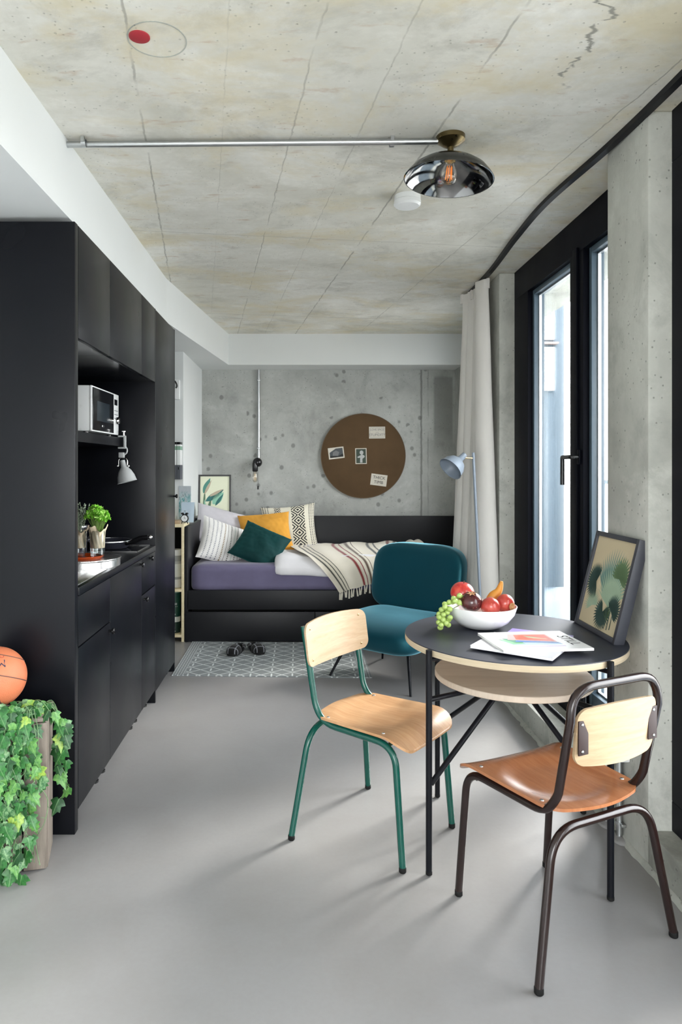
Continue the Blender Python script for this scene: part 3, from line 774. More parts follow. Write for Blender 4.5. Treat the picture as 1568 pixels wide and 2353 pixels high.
one('kitchen_splashback', MB().box(XL + 0.001, XL + 0.012, 2.594, 3.968, 0.901, 1.828), M['black'], 'black splashback panel at the back of the kitchen niche', 'panel', smooth=False)
one('kitchen_shelf', MB().box(XL + 0.013, -1.0, 2.594, 3.968, 1.462, 1.510, 0.002), M['black'], 'thick black shelf carrying the microwave in the kitchen niche', 'shelf')

# microwave
mw = thing('microwave', (-1.21, 3.65, 1.512), 'small white microwave with black glass door on the niche shelf', 'microwave')
mx0, mx1, my0, my1, mz0, mz1 = -1.40, -1.03, 3.40, 3.905, 1.524, 1.748
obj('body', MB().box(mx0, mx1, my0, my1, mz0, mz1, 0.006), M['white_plastic'], mw)
obj('front_panel', MB().box(mx1, mx1 + 0.012, my0, my1, mz0, mz1, 0.004), M['white_plastic'], mw)
dr = obj('door', MB().box(mx1 + 0.011, mx1 + 0.017, my0 + 0.008, my1 - 0.120, mz0 + 0.006, mz1 - 0.008, 0.003), M['black_gloss'], mw)
t = NT('microwave_mesh_glass'); v = t.vor(t.co(), 260); t.p(col=t.mix(v, hx('#1a2228'), hx('#2c363d')), rough=0.25); M['mw_glass'] = t.m
obj('viewing_window', MB().box(mx1 + 0.016, mx1 + 0.0185, my0 + 0.07, my1 - 0.205, mz0 + 0.055, mz1 - 0.07, 0.001), M['mw_glass'], dr)
obj('badge', MB().box(mx1 + 0.016, mx1 + 0.018, my0 + 0.165, my0 + 0.205, mz0 + 0.028, mz0 + 0.038, 0.001), M['chrome'], dr)
obj('display', MB().box(mx1 + 0.011, mx1 + 0.014, my1 - 0.092, my1 - 0.035, mz1 - 0.062, mz1 - 0.03, 0.001), M['black_gloss'], mw)
for k in range(3):
    obj('button', MB().box(mx1 + 0.011, mx1 + 0.0145, my1 - 0.090, my1 - 0.025, mz1 - 0.094 - k * 0.021, mz1 - 0.090 - k * 0.021, 0.001), M['ink_grey'], mw)
obj('dial', MB().lathe([(0.020, 0.0), (0.020, 0.018), (0.017, 0.022), (0.0, 0.022)], 24, (mx1 + 0.011, my1 - 0.055, mz0 + 0.078), Matrix.Rotation(math.pi / 2, 4, 'Y')), M['chrome'], mw)
for k in range(6):
    obj('vent_slot', MB().box(-1.30, -1.20, my0 - 0.001, my0 + 0.002, mz0 + 0.04 + k * 0.009, mz0 + 0.044 + k * 0.009), M['ink_grey'], mw, False)
for (x, y) in ((-1.36, 3.44), (-1.06, 3.44), (-1.36, 3.86), (-1.06, 3.86)):
    obj('foot', MB().lathe([(0.014, 1.511), (0.014, 1.525)], 12, (x, y, 0)), M['black_plastic'], mw)

# clip lamp
cx_, cy_ = -0.985, 3.885
kl = thing('clip_lamp', (cx_, cy_, 1.25), 'grey clamp lamp with bell shade hanging from the niche shelf', 'lamp')
obj('clamp', MB().box(cx_ - 0.03, cx_ + 0.012, cy_ - 0.012, cy_ + 0.012, 1.512, 1.522, 0.003).box(cx_ + 0.001, cx_ + 0.013, cy_ - 0.012, cy_ + 0.012, 1.45, 1.52, 0.003).box(cx_ - 0.03, cx_ + 0.012, cy_ - 0.012, cy_ + 0.012, 1.448, 1.458, 0.003), M['grey_enamel'], kl)
obj('clamp_screw', MB().lathe([(0.004, 1.522), (0.004, 1.540), (0.011, 1.542), (0.011, 1.547), (0.0, 1.548)], 12, (cx_ + 0.001, cy_, 0)), M['chrome'], kl)
obj('arm', MB().tube(fillet([(cx_ + 0.010, cy_, 1.46), (cx_ + 0.020, cy_, 1.445), (cx_ + 0.018, cy_, 1.425), (cx_ - 0.002, cy_, 1.412)], 0.012, 4), 0.0045, 8), M['grey_enamel'], kl)
obj('swivel_block', MB().box(cx_ - 0.026, cx_ + 0.004, cy_ - 0.014, cy_ + 0.014, 1.398, 1.428, 0.004), M['grey_enamel'], kl)
obj('yoke', MB().tube(fillet([(cx_ - 0.028, cy_, 1.352), (cx_ - 0.028, cy_, 1.396), (cx_ + 0.020, cy_, 1.396), (cx_ + 0.020, cy_, 1.352)], 0.018, 5), 0.003, 8), M['chrome'], kl)
for sx in (-0.034, 0.026):
    obj('wing_screw', MB().ell((cx_ + sx, cy_, 1.352), (0.007, 0.006, 0.009), 10, 6), M['chrome'], kl)
Rt = Matrix.Rotation(math.radians(-13), 4, 'Y')
obj('lamp_shade', MB().lathe([(0.0, 0.018), (0.014, 0.016), (0.016, -0.022), (0.024, -0.030), (0.036, -0.046), (0.048, -0.074), (0.053, -0.104), (0.056, -0.108), (0.051, -0.104), (0.046, -0.074), (0.034, -0.048), (0.0, -0.034)], 36, (cx_ - 0.004, cy_, 1.368), Rt), M['grey_enamel'], kl, ang=60)

# sink, tray, hob, pan
sk = thing('sink', (-1.08, 2.95, 0.900), 'stainless steel sink top set in the black worktop', 'sink')
obj('drainer', MB().box(-1.40, -0.842, 2.60, 3.04, 0.8995, 0.9035, 0.0015), M['steel'], sk)
for k in range(5):
    obj('drainer_rib', MB().tube([(-0.895 - k * 0.035, 2.64, 0.9045), (-0.895 - k * 0.035, 2.92, 0.9045)], 0.0022, 6), M['steel'], sk)
dx, dy = -0.992, 3.170
obj('bowl', MB().lathe([(0.168, 0.9005), (0.168, 0.930), (0.172, 0.934), (0.172, 0.938), (0.164, 0.938), (0.160, 0.932), (0.0, 0.931)], 56, (dx, dy, 0)), M['steel'], sk)
ty = thing('serving_tray', (-1.02, 3.175, 0.931), 'glossy orange oval tray holding two herb glasses on the sink', 'tray')
S1 = Matrix.Diagonal((1.0, 0.75, 1, 1))
obj('tray_dish', MB().lathe([(0.0, 0.9325), (0.108, 0.9325), (0.116, 0.944), (0.119, 0.945), (0.121, 0.943), (0.112, 0.9312), (0.0, 0.9312)], 48, (-1.02, 3.175, 0), S1), M['orange_plastic'], ty)
hb = thing('hob', (-1.1, 3.80, 0.900), 'black glass hob with steel edge set in the worktop', 'hob')
obj('glass_plate', MB().box(-1.36, -0.856, 3.655, 3.945, 0.900, 0.904, 0.001), M['black_gloss'], hb)
obj('steel_edge', MB().box(-1.363, -0.853, 3.651, 3.655, 0.900, 0.9055).box(-0.856, -0.852, 3.651, 3.949, 0.900, 0.9055).box(-1.363, -0.853, 3.945, 3.949, 0.900, 0.9055), M['steel'], hb, False)
fp = thing('frying_pan', (-1.045, 3.80, 0.904), 'black frying pan with steel tipped handle on the hob', 'pan')
px_, py_ = -1.045, 3.80
obj('pan_body', MB().lathe([(0.0, 0.9045), (0.092, 0.9045), (0.104, 0.912), (0.122, 0.945), (0.124, 0.947), (0.121, 0.947), (0.101, 0.915), (0.090, 0.910), (0.0, 0.910)], 48, (px_, py_, 0)), M['pot_dark'], fp, ang=60)
obj('rim', MB().lathe([(0.121, 0.945), (0.125, 0.945), (0.125, 0.950), (0.121, 0.950)], 48, (px_, py_, 0), close=True), M['steel'], fp)
hd = [(px_ + 0.105, py_ - 0.05, 0.932), (px_ + 0.145, py_ - 0.065, 0.945), (px_ + 0.19, py_ - 0.075, 0.965), (px_ + 0.235, py_ - 0.085, 0.972)]
hnd = obj('handle', MB().tube(crv(hd, 5), [0.008 + 0.006 * min(1, k / 6) for k in range(16)], 10), M['black_plastic'], fp)
obj('handle_tip', MB().ell((px_ + 0.243, py_ - 0.087, 0.973), (0.016, 0.012, 0.011), 14, 8), M['chrome'], hnd)
kt = thing('enamel_pot', (-1.10, 3.42, 0.900), 'dark enamel pot with steel rim behind the herb glasses', 'pot')
obj('pot_body', MB().lathe([(0.0, 0.9005), (0.05, 0.9005), (0.058, 0.91), (0.060, 1.055), (0.056, 1.055), (0.054, 0.915), (0.0, 0.912)], 32, (-1.115, 3.44, 0)), M['pot_dark'], kt)
obj('rim', MB().lathe([(0.055, 1.052), (0.063, 1.052), (0.063, 1.059), (0.055, 1.059)], 32, (-1.115, 3.44, 0), close=True), M['steel'], kt)
obj('handle', MB().tube(fillet([(-1.06, 3.42, 1.045), (-1.025, 3.41, 1.045), (-1.025, 3.41, 1.015), (-1.058, 3.42, 0.98)], 0.01, 3), 0.005, 8), M['steel'], kt)

# herbs
M['leaf_lime'] = fabric('parsley_leaf', hx('#6fb132'), 60, 0.55, 0.0, None, 0.25, 14)
M['leaf_lime2'] = fabric('parsley_leaf_light', hx('#a4d06a'), 60, 0.55, 0.0, None, 0.2, 14)
M['leaf_grey'] = fabric('thyme_leaf', hx('#9aa892'), 60, 0.6, 0.0, None, 0.2, 14)
M['stem_green'] = rgb('herb_stem', '#6c8a3e', 0.6)
def herb(name, x, y, z, gr, gh, label, foliage):
    h = thing(name, (x, y, z), label, 'potted herb', 'herb glasses on the orange tray')
    obj('glass', MB().lathe([(0.0, z + 0.001), (gr * 0.78, z + 0.001), (gr * 0.82, z + 0.006), (gr, z + gh), (gr * 0.96, z + gh), (gr * 0.78, z + 0.014), (0.0, z + 0.014)], 32, (x, y, 0)), M['glass'], h, ang=60)
    def wrap(u, v):
        a = u * 2 * math.pi
        zz = z + gh * 0.36 + v * (gh * 0.72 + 0.012 * math.sin(3 * a + 1) + 0.006 * math.sin(7 * a))
        rr = gr * (0.84 + 0.12 * v) + (0.010 * max(0, v - 0.75) * 4) * (0.6 + 0.5 * math.sin(5 * a)) + 0.0012 * math.sin(11 * a + 9 * v)
        return Vector((x + rr * math.cos(a), y + rr * math.sin(a), zz))
    obj('paper_wrap', MB().grid(wrap, 72, 10), M['paper_kraft'], h, ang=25)
    obj('soil', MB().lathe([(0.0, z + gh * 0.40), (gr * 0.8, z + gh * 0.40), (gr * 0.86, z + gh * 0.86), (0.0, z + gh * 0.90)], 20, (x, y, 0)), rgb('soil', '#3a2d22', 0.9), h)
    foliage(h, x, y, z + gh)
def leaflet(mb, p, d, size, rn, lobes=3):
    d = Vector(d).normalized(); n = Vector((rn.uniform(-1, 1), rn.uniform(-1, 1), rn.uniform(-.2, 1))).normalized()
    s_ = d.cross(n).normalized(); n = s_.cross(d)
    pts = []
    for k in range(lobes * 2 + 1):
        a = -1.5 + 3.0 * k / (lobes * 2)
        rr = size * (1.0 if k % 2 else 0.62)
        pts.append(p + d * rr * math.cos(a) + s_ * rr * math.sin(a) + n * size * 0.25 * math.cos(a * 2))
    vs = [p] + pts
    mb.add(vs, [(0, i, i + 1) for i in range(1, len(pts))])
def parsley(h, x, y, z):
    rn = random.Random(7); st = MB(); lf = MB(); lf2 = MB()
    for i in range(80):
        a = rn.uniform(0, 6.28); s_ = rn.uniform(0.1, 1.0)
        tip = Vector((x + 0.052 * s_ * math.cos(a), y + 0.052 * s_ * math.sin(a), z + 0.025 + 0.085 * (1 - 0.55 * s_ * s_) * rn.uniform(0.55, 1.0)))
        b = Vector((x + 0.012 * math.cos(a), y + 0.012 * math.sin(a), z - 0.03)); m_ = (b + tip) / 2 + Vector((0, 0, 0.012))
        st.tube([b, m_, tip], 0.0011, 5)
        for k in range(7):
            dv = Vector((rn.uniform(-1, 1), rn.uniform(-1, 1), rn.uniform(-.3, .9)))
            leaflet(lf2 if rn.random() < 0.22 else lf, tip + dv * 0.006, dv, rn.uniform(0.009, 0.015), rn)
    obj('stem', st, M['stem_green'], h); tag(obj('foliage', lf, M['leaf_lime'], h, False), kind='stuff'); tag(obj('young_foliage', lf2, M['leaf_lime2'], h, False), kind='stuff')
def thyme(h, x, y, z):
    rn = random.Random(11); st = MB(); lf = MB()
    for i in range(34):
        a = rn.uniform(0, 6.28); s_ = rn.uniform(0.1, 1.0); L = rn.uniform(0.07, 0.155)
        b = Vector((x + 0.01 * math.cos(a), y + 0.01 * math.sin(a), z - 0.02))
        tip = b + Vector((0.05 * s_ * math.cos(a), 0.05 * s_ * math.sin(a), L)); m_ = (b + tip) / 2 + Vector((rn.uniform(-.01, .01), rn.uniform(-.01, .01), 0.01))
        st.tube([b, m_, tip], 0.0009, 5)
        for k in range(20):
            t_ = 0.25 + 0.75 * k / 20; p = b * (1 - t_) ** 2 + m_ * 2 * t_ * (1 - t_) + tip * t_ * t_
            dv = Vector((rn.uniform(-1, 1), rn.uniform(-1, 1), rn.uniform(.0, .8)))
            leaflet(lf, p, dv, rn.uniform(0.005, 0.009), rn, 1)
    obj('stem', st, M['leaf_grey'], h); tag(obj('foliage', lf, M['leaf_grey'], h, False), kind='stuff')
herb('potted_parsley', -0.930, 3.195, 0.9325, 0.037, 0.125, 'bright green parsley in a paper wrapped glass', parsley)
herb('potted_thyme', -1.022, 3.215, 0.9325, 0.036, 0.120, 'grey green thyme in a paper wrapped glass', thyme)

# ------------------------------------------------------------------ bed
bx0, bx1, by0, by1 = -0.868, 1.20, 5.35, 6.62
bd = thing('day_bed', (0.1, 6.0, 0), 'long black day bed with drawers and high back panel', 'bed')
obj('front_rail', MB().box(bx0, bx1, by0, by0 + 0.03, 0.248, 0.395, 0.002), M['bed_black'], bd)
for i, (a, b) in enumerate(((bx0, 0.112), (0.116, bx1))):
    d = obj('drawer', MB().box(a + (0 if i else -0.012), b, by0 - 0.012, by0 + 0.018, 0.008, 0.232, 0.002), M['bed_black'], bd)
obj('carcass', MB().box(bx0 + 0.03, bx1 - 0.02, by0 + 0.05, by1 - 0.03, 0.0, 0.30), M['dark'], bd, False)
obj('slat_base', MB().box(bx0 + 0.03, bx1 - 0.02, by0 + 0.031, by1 - 0.03, 0.30, 0.375), M['bed_black'], bd, False)
obj('end_panel', MB().box(bx0 - 0.02, bx0 + 0.008, by0, by1, 0.0, 0.885, 0.002), M['bed_black'], bd)
obj('back_panel', MB().box(bx0 + 0.008, 1.475, by1 - 0.028, by1, 0.0, 0.878, 0.002), M['bed_black'], bd)
obj('end_panel', MB().box(bx1, bx1 + 0.028, by0, by1 - 0.03, 0.0, 0.42, 0.002), M['bed_black'], bd)
led = obj('ledge', MB().box(-0.938, -0.62, 6.20, by1, 0.886, 0.900, 0.001), rgb('ledge_pale', '#bcbcb6'), bd)

def soft(mb, x0, x1, y0, y1, z0, z1, r, n=(40, 24, 8), wr=0.006, seed=0, fz=None):
    """soft rounded block with wrinkles"""
    bm = bmesh.new(); bmesh.ops.create_cube(bm, size=2)
    bmesh.ops.subdivide_edges(bm, edges=bm.edges[:], cuts=22, use_grid_fill=True)
    cx, cy, cz = (x0 + x1) / 2, (y0 + y1) / 2, (z0 + z1) / 2
    hx_, hy, hz = (x1 - x0) / 2, (y1 - y0) / 2, (z1 - z0) / 2
    for q in bm.verts:
        p = Vector((q.co.x * hx_, q.co.y * hy, q.co.z * hz))
        inn = Vector((max(-hx_ + r, min(hx_ - r, p.x)), max(-hy + r, min(hy - r, p.y)), max(-hz + r, min(hz - r, p.z))))
        d_ = p - inn
        if d_.length > 1e-6: p = inn + d_.normalized() * min(r, max(abs(d_.x), abs(d_.y), abs(d_.z)))
        w_ = Vector((cx, cy, cz)) + p
        w_ += Vector((0, -0.5, 0.6)) * wr * fbm((w_.x * 3 + seed, w_.y * 5, w_.z * 9))
        if fz: w_ = fz(w_)
        q.co = w_
    return mb.bm(bm)
def mat_fz(p):
    # pulled creases low on the front
    if p.y < 5.45:
        k = math.exp(-((p.x + 0.05) / 0.45) ** 2) * max(0, (0.52 - p.z) / 0.14)
        p.y -= 0.006 * k * math.sin(38 * (p.x + 0.9 * p.z))
    return p
mt = one('mattress', soft(MB(), -0.85, bx1 - 0.02, 5.385, 6.585, 0.377, 0.585, 0.05, wr=0.006, fz=mat_fz), M['sheet'], 'mattress in a dusty purple fitted sheet on the day bed', 'mattress', ang=180)
def duv_fz(p):
    p.z += 0.012 * math.sin(p.x * 9 + p.y * 4) * 0.6 + 0.010 * fbm((p.x * 5, p.y * 5, 2))
    if p.y < 5.50: p.z -= (5.50 - p.y) * 0.55
    p.y += 0.02 * fbm((p.x * 4, 1, 7))
    return p
one('duvet', soft(MB(), -0.20, 1.08, 5.365, 6.40, 0.560, 0.640, 0.038, fz=duv_fz), M['duvet'], 'white duvet folded under the striped throw on the day bed', 'duvet', ang=180)

# throw
ctl = [  # rows from the back to the fringe: (left edge, middle, right edge)
    [(-0.07, 6.18, .632), (0.45, 6.38, .636), (1.02, 6.42, .640)],
    [(-0.08, 5.95, .652), (0.42, 6.12, .660), (0.98, 6.15, .660)],
    [(-0.03, 5.70, .654), (0.42, 5.85, .664), (0.95, 5.88, .664)],
    [(0.06, 5.47, .634), (0.46, 5.58, .655), (0.92, 5.62, .660)],
    [(0.16, 5.350, .565), (0.52, 5.400, .615), (0.88, 5.44, .640)],
    [(0.245, 5.325, .465), (0.55, 5.335, .530), (0.83, 5.36, .585)],
    [(0.300, 5.315, .385), (0.56, 5.322, .455), (0.80, 5.335, .520)]]
rows = [crv([Vector(p) for p in r], 1) for r in ctl]
def cat(P, t_):
    n = len(P) - 1; k = min(int(t_ * n), n - 1); f = t_ * n - k
    a, b, c_, d = P[max(k - 1, 0)], P[k], P[k + 1], P[min(k + 2, n)]
    return 0.5 * ((2 * b) + (c_ - a) * f + (2 * a - 5 * b + 4 * c_ - d) * f * f + (3 * b - a - 3 * c_ + d) * f ** 3)
def throw_fn(u, v):
    p = cat([cat([Vector(q) for q in r], u) for r in ctl], v)
    p.z += 0.007 * math.sin(u * 26 + v * 4) * (1 - 0.5 * v) + 0.012 * max(0, fbm((u * 7, v * 5, 1)))
    p.z += 0.012 * max(0, 1 - v / 0.7)
    if v > 0.62: p.y += 0.008 * math.sin(u * 22 + 1.0) * min(1, (v - 0.62) * 5) - 0.008
    return p
t = NT('striped_cotton_throw'); uv = t.sep(t.co('UV')); u_ = uv[0]
nz = t.math('MULTIPLY', t.math('SUBTRACT', t.noise(t.co('UV'), 60, 2), 0.5), 0.004); u2 = t.math('ADD', u_, nz)
c = hx('#e4dccb')
for (p, w, h) in ((0.105, .016, '#45463f'), (0.150, .008, '#45463f'), (0.185, .006, '#45463f'), (0.38, .018, '#8c2a2e'), (0.425, .007, '#8c2a2e'), (0.475, .020, '#5f4b3c'), (0.52, .006, '#5f4b3c'),
                  (0.64, .014, '#33342e'), (0.68, .008, '#33342e'), (0.78, .017, '#7c302b'), (0.83, .016, '#453a2f'), (0.92, .014, '#33342e')):
    c = t.mix(t.line(u2, p, w), c, hx(h))
wv = t.noise(t.map(t.co('UV'), (160, 160, 1)), 1, 2)
t.p(col=t.mix(t.rg(wv, .4, .7, 0, .15), c, hx('#a79f8e')), rough=0.95, sheen=0.2); t.bump(wv, 0.2, 0.003); M['throw'] = t.m
th = thing('throw_blanket', (0.45, 5.8, 0.38), 'cream throw with grey and red stripes and tasselled edge over the duvet', 'blanket')
tc = MB().grid(throw_fn, 90, 60, uvs=True)
obj('cloth', tc, M['throw'], th, ang=180)
rn = random.Random(3)
for i in range(30):
    u = 0.01 + i * 0.0335
    p = throw_fn(min(u, 1), 1.0); L = 0.055 + rn.uniform(-.008, .012)
    q = p + Vector((rn.uniform(-.012, .012), -0.006, -L))
    obj('tassel', MB().tube([p + Vector((0, 0, .004)), p * .7 + q * .3, p * .3 + q * .7, q], [0.0025, 0.0055, 0.0065, 0.0075], 6), M['fringe'], th)
# rumpled end of the throw against the back panel
def bump_fn(u, v):
    x_ = 0.92 + 0.27 * u; y_ = 6.28 + 0.27 * v
    return Vector((x_, y_, 0.588 + 0.085 * max(0, math.sin(math.pi * u)) ** 0.7 * max(0, math.sin(math.pi * v)) ** 0.6 + 0.010 * math.sin(u * 17 + v * 5) * math.sin(math.pi * u) ** .5 if 0 < u < 1 else 0.588))
obj('rumpled_end', MB().grid(bump_fn, 30, 20), M['fringe'], th, ang=180)

# pillows
def pillow(name, c_, n, roll, w, h, th_, mat, label, seed=0, pinch=0.09, wr=0.010):
    n = Vector(n).normalized(); up = Vector((0, 0, 1)); xa = up.cross(n).normalized() * 1.0; ya = n.cross(xa).normalized()
    Rr = Matrix.Rotation(roll, 3, n); xa, ya = Rr @ xa, Rr @ ya
    mb = MB(); nu = 36
    def fn(sgn):
        def f(a, b):
            u, v = a * 2 - 1, b * 2 - 1
            px = u * w / 2 * (1 - pinch * (1 - v * v) * abs(u)); py = v * h / 2 * (1 - pinch * (1 - u * u) * abs(v))
            tz = th_ / 2 * (max(0, (1 - u * u) * (1 - v * v))) ** 0.42
            wz = wr * fbm((u * 2.2 + seed, v * 2.2, sgn + seed)) * (1 - max(abs(u), abs(v)) ** 4) + 0.004 * fbm((u * 9 + seed, v * 7, 2))
            return Vector(c_) + xa * px + ya * py + n * (sgn * tz + wz)
        return f
    mb.grid(fn(1), nu, nu, uvs=True); mb.grid(fn(-1), nu, nu, uvs=True)
    bm_ = one(name, mb, mat, label, 'pillow', 'pillows piled on the day bed', ang=180)
    return bm_
# striped pillow cloth
t = NT('striped_pillow_cloth'); uv = t.sep(t.co('UV')); c = hx('#e8e6e3')
dash = t.math('GREATER_THAN', t.math('FRACT', t.math('MULTIPLY', uv[1], 26)), 0.38)
for (p, w, h, k) in ((.10, .016, '#8d8f96', 1), (.20, .02, '#8b8d93', 1), (.29, .02, '#9a9ca2', 1), (.38, .016, '#7e8087', 1), (.47, .020, '#8f7a56', 1), (.54, .007, '#6a665c', 0), (.62, .018, '#5b5b52', 1), (.70, .007, '#9fb8ad', 0), (.77, .018, '#4f5550', 1), (.85, .006, '#6f6f6b', 0), (.93, .02, '#55585a', 1)):
    ln = t.line(uv[0], p, w)
    if k: ln = t.math('MULTIPLY', ln, dash)
    c = t.mix(t.math('MULTIPLY', ln, .95), c, hx(h))
t.p(col=c, rough=.9, sheen=.15); t.bump(t.noise(t.co('UV'), 120, 2), .15, .003); M['pil_stripe'] = t.m
# diamond pillow cloth
t = NT('diamond_pillow_cloth'); uv = t.sep(t.co('UV')); c = hx('#e2ddcb'); ink = hx('#2b2b2c')
def diamonds(cu, hw, rep):
    du = t.math('DIVIDE', t.math('ABSOLUTE', t.math('SUBTRACT', uv[0], cu)), hw)
    fv = t.math('ABSOLUTE', t.math('SUBTRACT', t.math('FRACT', t.math('MULTIPLY', uv[1], rep)), .5))
    s_ = t.math('ADD', t.math('MULTIPLY', du, .5), fv)
    ring = t.math('LESS_THAN', t.math('FRACT', t.math('MULTIPLY', s_, 4.0)), .5)
    return t.math('MULTIPLY', ring, t.math('LESS_THAN', du, 1.0))
c = t.mix(diamonds(.68, .125, 4.0), c, ink); c = t.mix(diamonds(.30, .06, 4.0), c, ink)
hatch = t.math('GREATER_THAN', t.math('FRACT', t.math('MULTIPLY', uv[1], 30)), .45)
for p in (.03, .075, .12, .90, .94, .98):
    c = t.mix(t.math('MULTIPLY', t.line(uv[0], p, .016), hatch), c, ink)
t.p(col=c, rough=.9, sheen=.15); t.bump(t.noise(t.co('UV'), 120, 2), .15, .003); M['pil_diamond'] = t.m
pillow('pillow', (-0.66, 6.12, 0.80), (0.35, -0.75, 0.62), -0.35, 0.56, 0.40, 0.15, M['lilac'], 'pale lilac pillow behind the striped pillow', 3)
pillow('pillow', (-0.37, 6.34, 0.745), (0.05, -0.85, 0.55), 0.05, 0.60, 0.38, 0.14, M['lilac'], 'pale lilac pillow behind the mustard pillow', 8)
pillow('pillow', (-0.095, 6.36, 0.775), (-0.02, -0.93, 0.34), 0.10, 0.50, 0.46, 0.14, M['pil_diamond'], 'large cream pillow with black woven diamond bands', 5)
pillow('pillow', (-0.30, 6.06, 0.770), (0.05, -0.80, 0.60), 0.10, 0.46, 0.40, 0.14, M['mustard'], 'mustard yellow pillow in front of the diamond pillow', 2)
pillow('pillow', (-0.645, 5.74, 0.715), (0.50, -0.74, 0.50), -0.42, 0.40, 0.40, 0.15, M['pil_stripe'], 'white pillow with dashed grey and ochre stripes', 6)
pillow('pillow', (-0.325, 5.66, 0.700), (0.12, -0.74, 0.64), -0.52, 0.41, 0.37, 0.14, M['emerald'], 'emerald green pillow lying in front', 9)

# ------------------------------------------------------------------ slim shelf unit by the bed and what stands on it
su = thing('shelf_unit', (-1.05, 5.47, 0), 'pale pine open shelf unit wedged between kitchen and bed', 'shelf')
sx0, sx1, sy0, sy1 = -1.22, -0.892, 5.345, 5.595
obj('side', MB().box(sx1 - 0.020, sx1, sy0, sy1, 0, 0.905, 0.001), M['pine'], su)
obj('side', MB().box(sx0, sx0 + 0.020, sy0, sy1, 0, 0.905, 0.001), M['pine'], su)
for (z0, z1) in ((0.880, 0.905), (0.385, 0.405), (0.035, 0.055)):
    obj('shelf', MB().box(sx0 + 0.02, sx1 - 0.02, sy0 + 0.001, sy1, z0, z1, 0.001), M['pine'], su)
obj('back', MB().box(sx0 + 0.02, sx1 - 0.02, sy1 - 0.008, sy1, 0.055, 0.88), M['dark'], su, False)
# tins
def tin(x, y, z, r, bands, label, nm='storage_tin'):
    o = thing(nm, (x, y, z), label, 'tin', 'tins in the pine shelf unit')
    for i, (h0, h1, col, name, rr) in enumerate(bands):
        obj(name, MB().lathe([(0.0, z + h0), (rr * r, z + h0), (rr * r, z + h1), (0.0, z + h1)], 32, (x, y, 0)), rgb('tin_' + name, col, 0.4), o, ang=30)
    return o
tin(-0.970, 5.44, 0.406, 0.046, [(0.002, .065, '#e2e3e0', 'body', 1), (.065, .085, '#9fa2a0', 'band', .99), (.085, .185, '#dfe2da', 'label_sleeve', 1.0), (.185, .205, '#b5b7b3', 'band', .99), (.205, .25, '#9b9d9b', 'neck', .94), (.25, .295, '#e4e6e4', 'lid', 1.02)], 'tall white and silver tin on the middle shelf')
o = tin(-0.980, 5.44, 0.056, 0.044, [(0.0, .085, '#123029', 'body', .96), (.085, .125, '#d9dedb', 'band', 1.03), (.125, .31, '#0f4438', 'upper_body', 1), (.31, .322, '#9fb5ab', 'lid', .9)], 'tall dark green tin with white band on the bottom shelf')
mk = MB()
rn = random.Random(2)
for (zz, n_, hh, w0) in ((0.225, 5, .016, .008), (0.27, 1, .020, .010), (0.205, 6, .005, .006), (0.145, 3, .010, .006), (0.04, 2, .014, .008), (0.015, 3, .006, .008)):
    for k in range(n_):
        a = -math.pi / 2 + (k - (n_ - 1) / 2) * 0.24
        q = Vector((-0.980 + 0.0445 * math.cos(a), 5.44 + 0.0445 * math.sin(a), 0.056 + zz))
        tx = Vector((-math.sin(a), math.cos(a), 0))
        mk.add([q - tx * w0 / 2 - Vector((0, 0, hh / 2)), q + tx * w0 / 2 - Vector((0, 0, hh / 2)), q + tx * w0 / 2 + Vector((0, 0, hh / 2)), q - tx * w0 / 2 + Vector((0, 0, hh / 2))], [(0, 1, 2, 3)])
obj('printed_marks', mk, M['ink_pale'], o, False)
# on top
zt = 0.905
one('wooden_pen_tray', MB().box(-1.02, -0.928, 5.37, 5.45, zt, zt + 0.028, 0.003), M['beech'], 'little pale wooden block on top of the shelf unit', 'block')
for k, (dx_, h_) in enumerate(((-1.0, .055), (-0.985, .075), (-0.965, .062))):
    one('small_bottle', MB().lathe([(0.0, 0), (.009, 0), (.010, .02), (.009, h_ * .55), (.0035, h_ * .75), (.003, h_), (0, h_)], 14, (dx_ + .02, 5.50, zt)), M['glass'], ('shortest tiny glass bottle on top of the shelf unit', 'tallest tiny glass bottle on top of the shelf unit', 'middle sized tiny glass bottle beside the alarm clock')[k], 'bottle', 'tiny bottles on the shelf unit')
ac = thing('alarm_clock', (-0.893, 5.385, zt), 'black twin bell alarm clock with white face', 'clock')
ax, ay, az = -0.893, 5.385, zt + 0.042
obj('case', MB().lathe([(0.0, -0.016), (.029, -.016), (.031, -.010), (.031, .012), (.027, .016), (0, .012)], 32, (ax, ay, az), RX), M['black_plastic'], ac)
fc = obj('dial', MB().lathe([(0.0, .0165), (.024, .0165), (.024, .014), (0.0, .014)], 28, (ax, ay, az), RX), M['white_paint'], ac)
obj('hands', MB().box(ax - .001, ax + .001, ay - .0185, ay - .0172, az - .002, az + .016).box(ax - .002, ax + .012, ay - .0185, ay - .0172, az - .001, az + .001), M['ink'], fc, False)
for s_ in (-1, 1):
    obj('bell', MB().ell((ax + s_ * .016, ay, az + .036), (.013, .012, .009), 14, 8), M['black_plastic'], ac)
    obj('leg', MB().tube([(ax + s_ * .016, ay, az - .022), (ax + s_ * .025, ay - .004, zt + .001)], .0035, 8), M['black_plastic'], ac)
obj('handle', MB().tube(fillet([(ax - .016, ay, az + .042), (ax - .012, ay, az + .056), (ax + .012, ay, az + .056), (ax + .016, ay, az + .042)], .008, 4), .002, 6), M['chrome'], ac)
t = NT('sea_photo_print'); n = t.noise(t.map(t.co('Object'), (60, 60, 22)), 1.0, 6, .7, 1.0); z = t.sep(t.co('Object'))[2]
c = t.ramp(n, [(0.35, hx('#1d3d46')), (.46, hx('#6fb0b4')), (.54, hx('#d3dde0')), (.62, hx('#48606c'))])
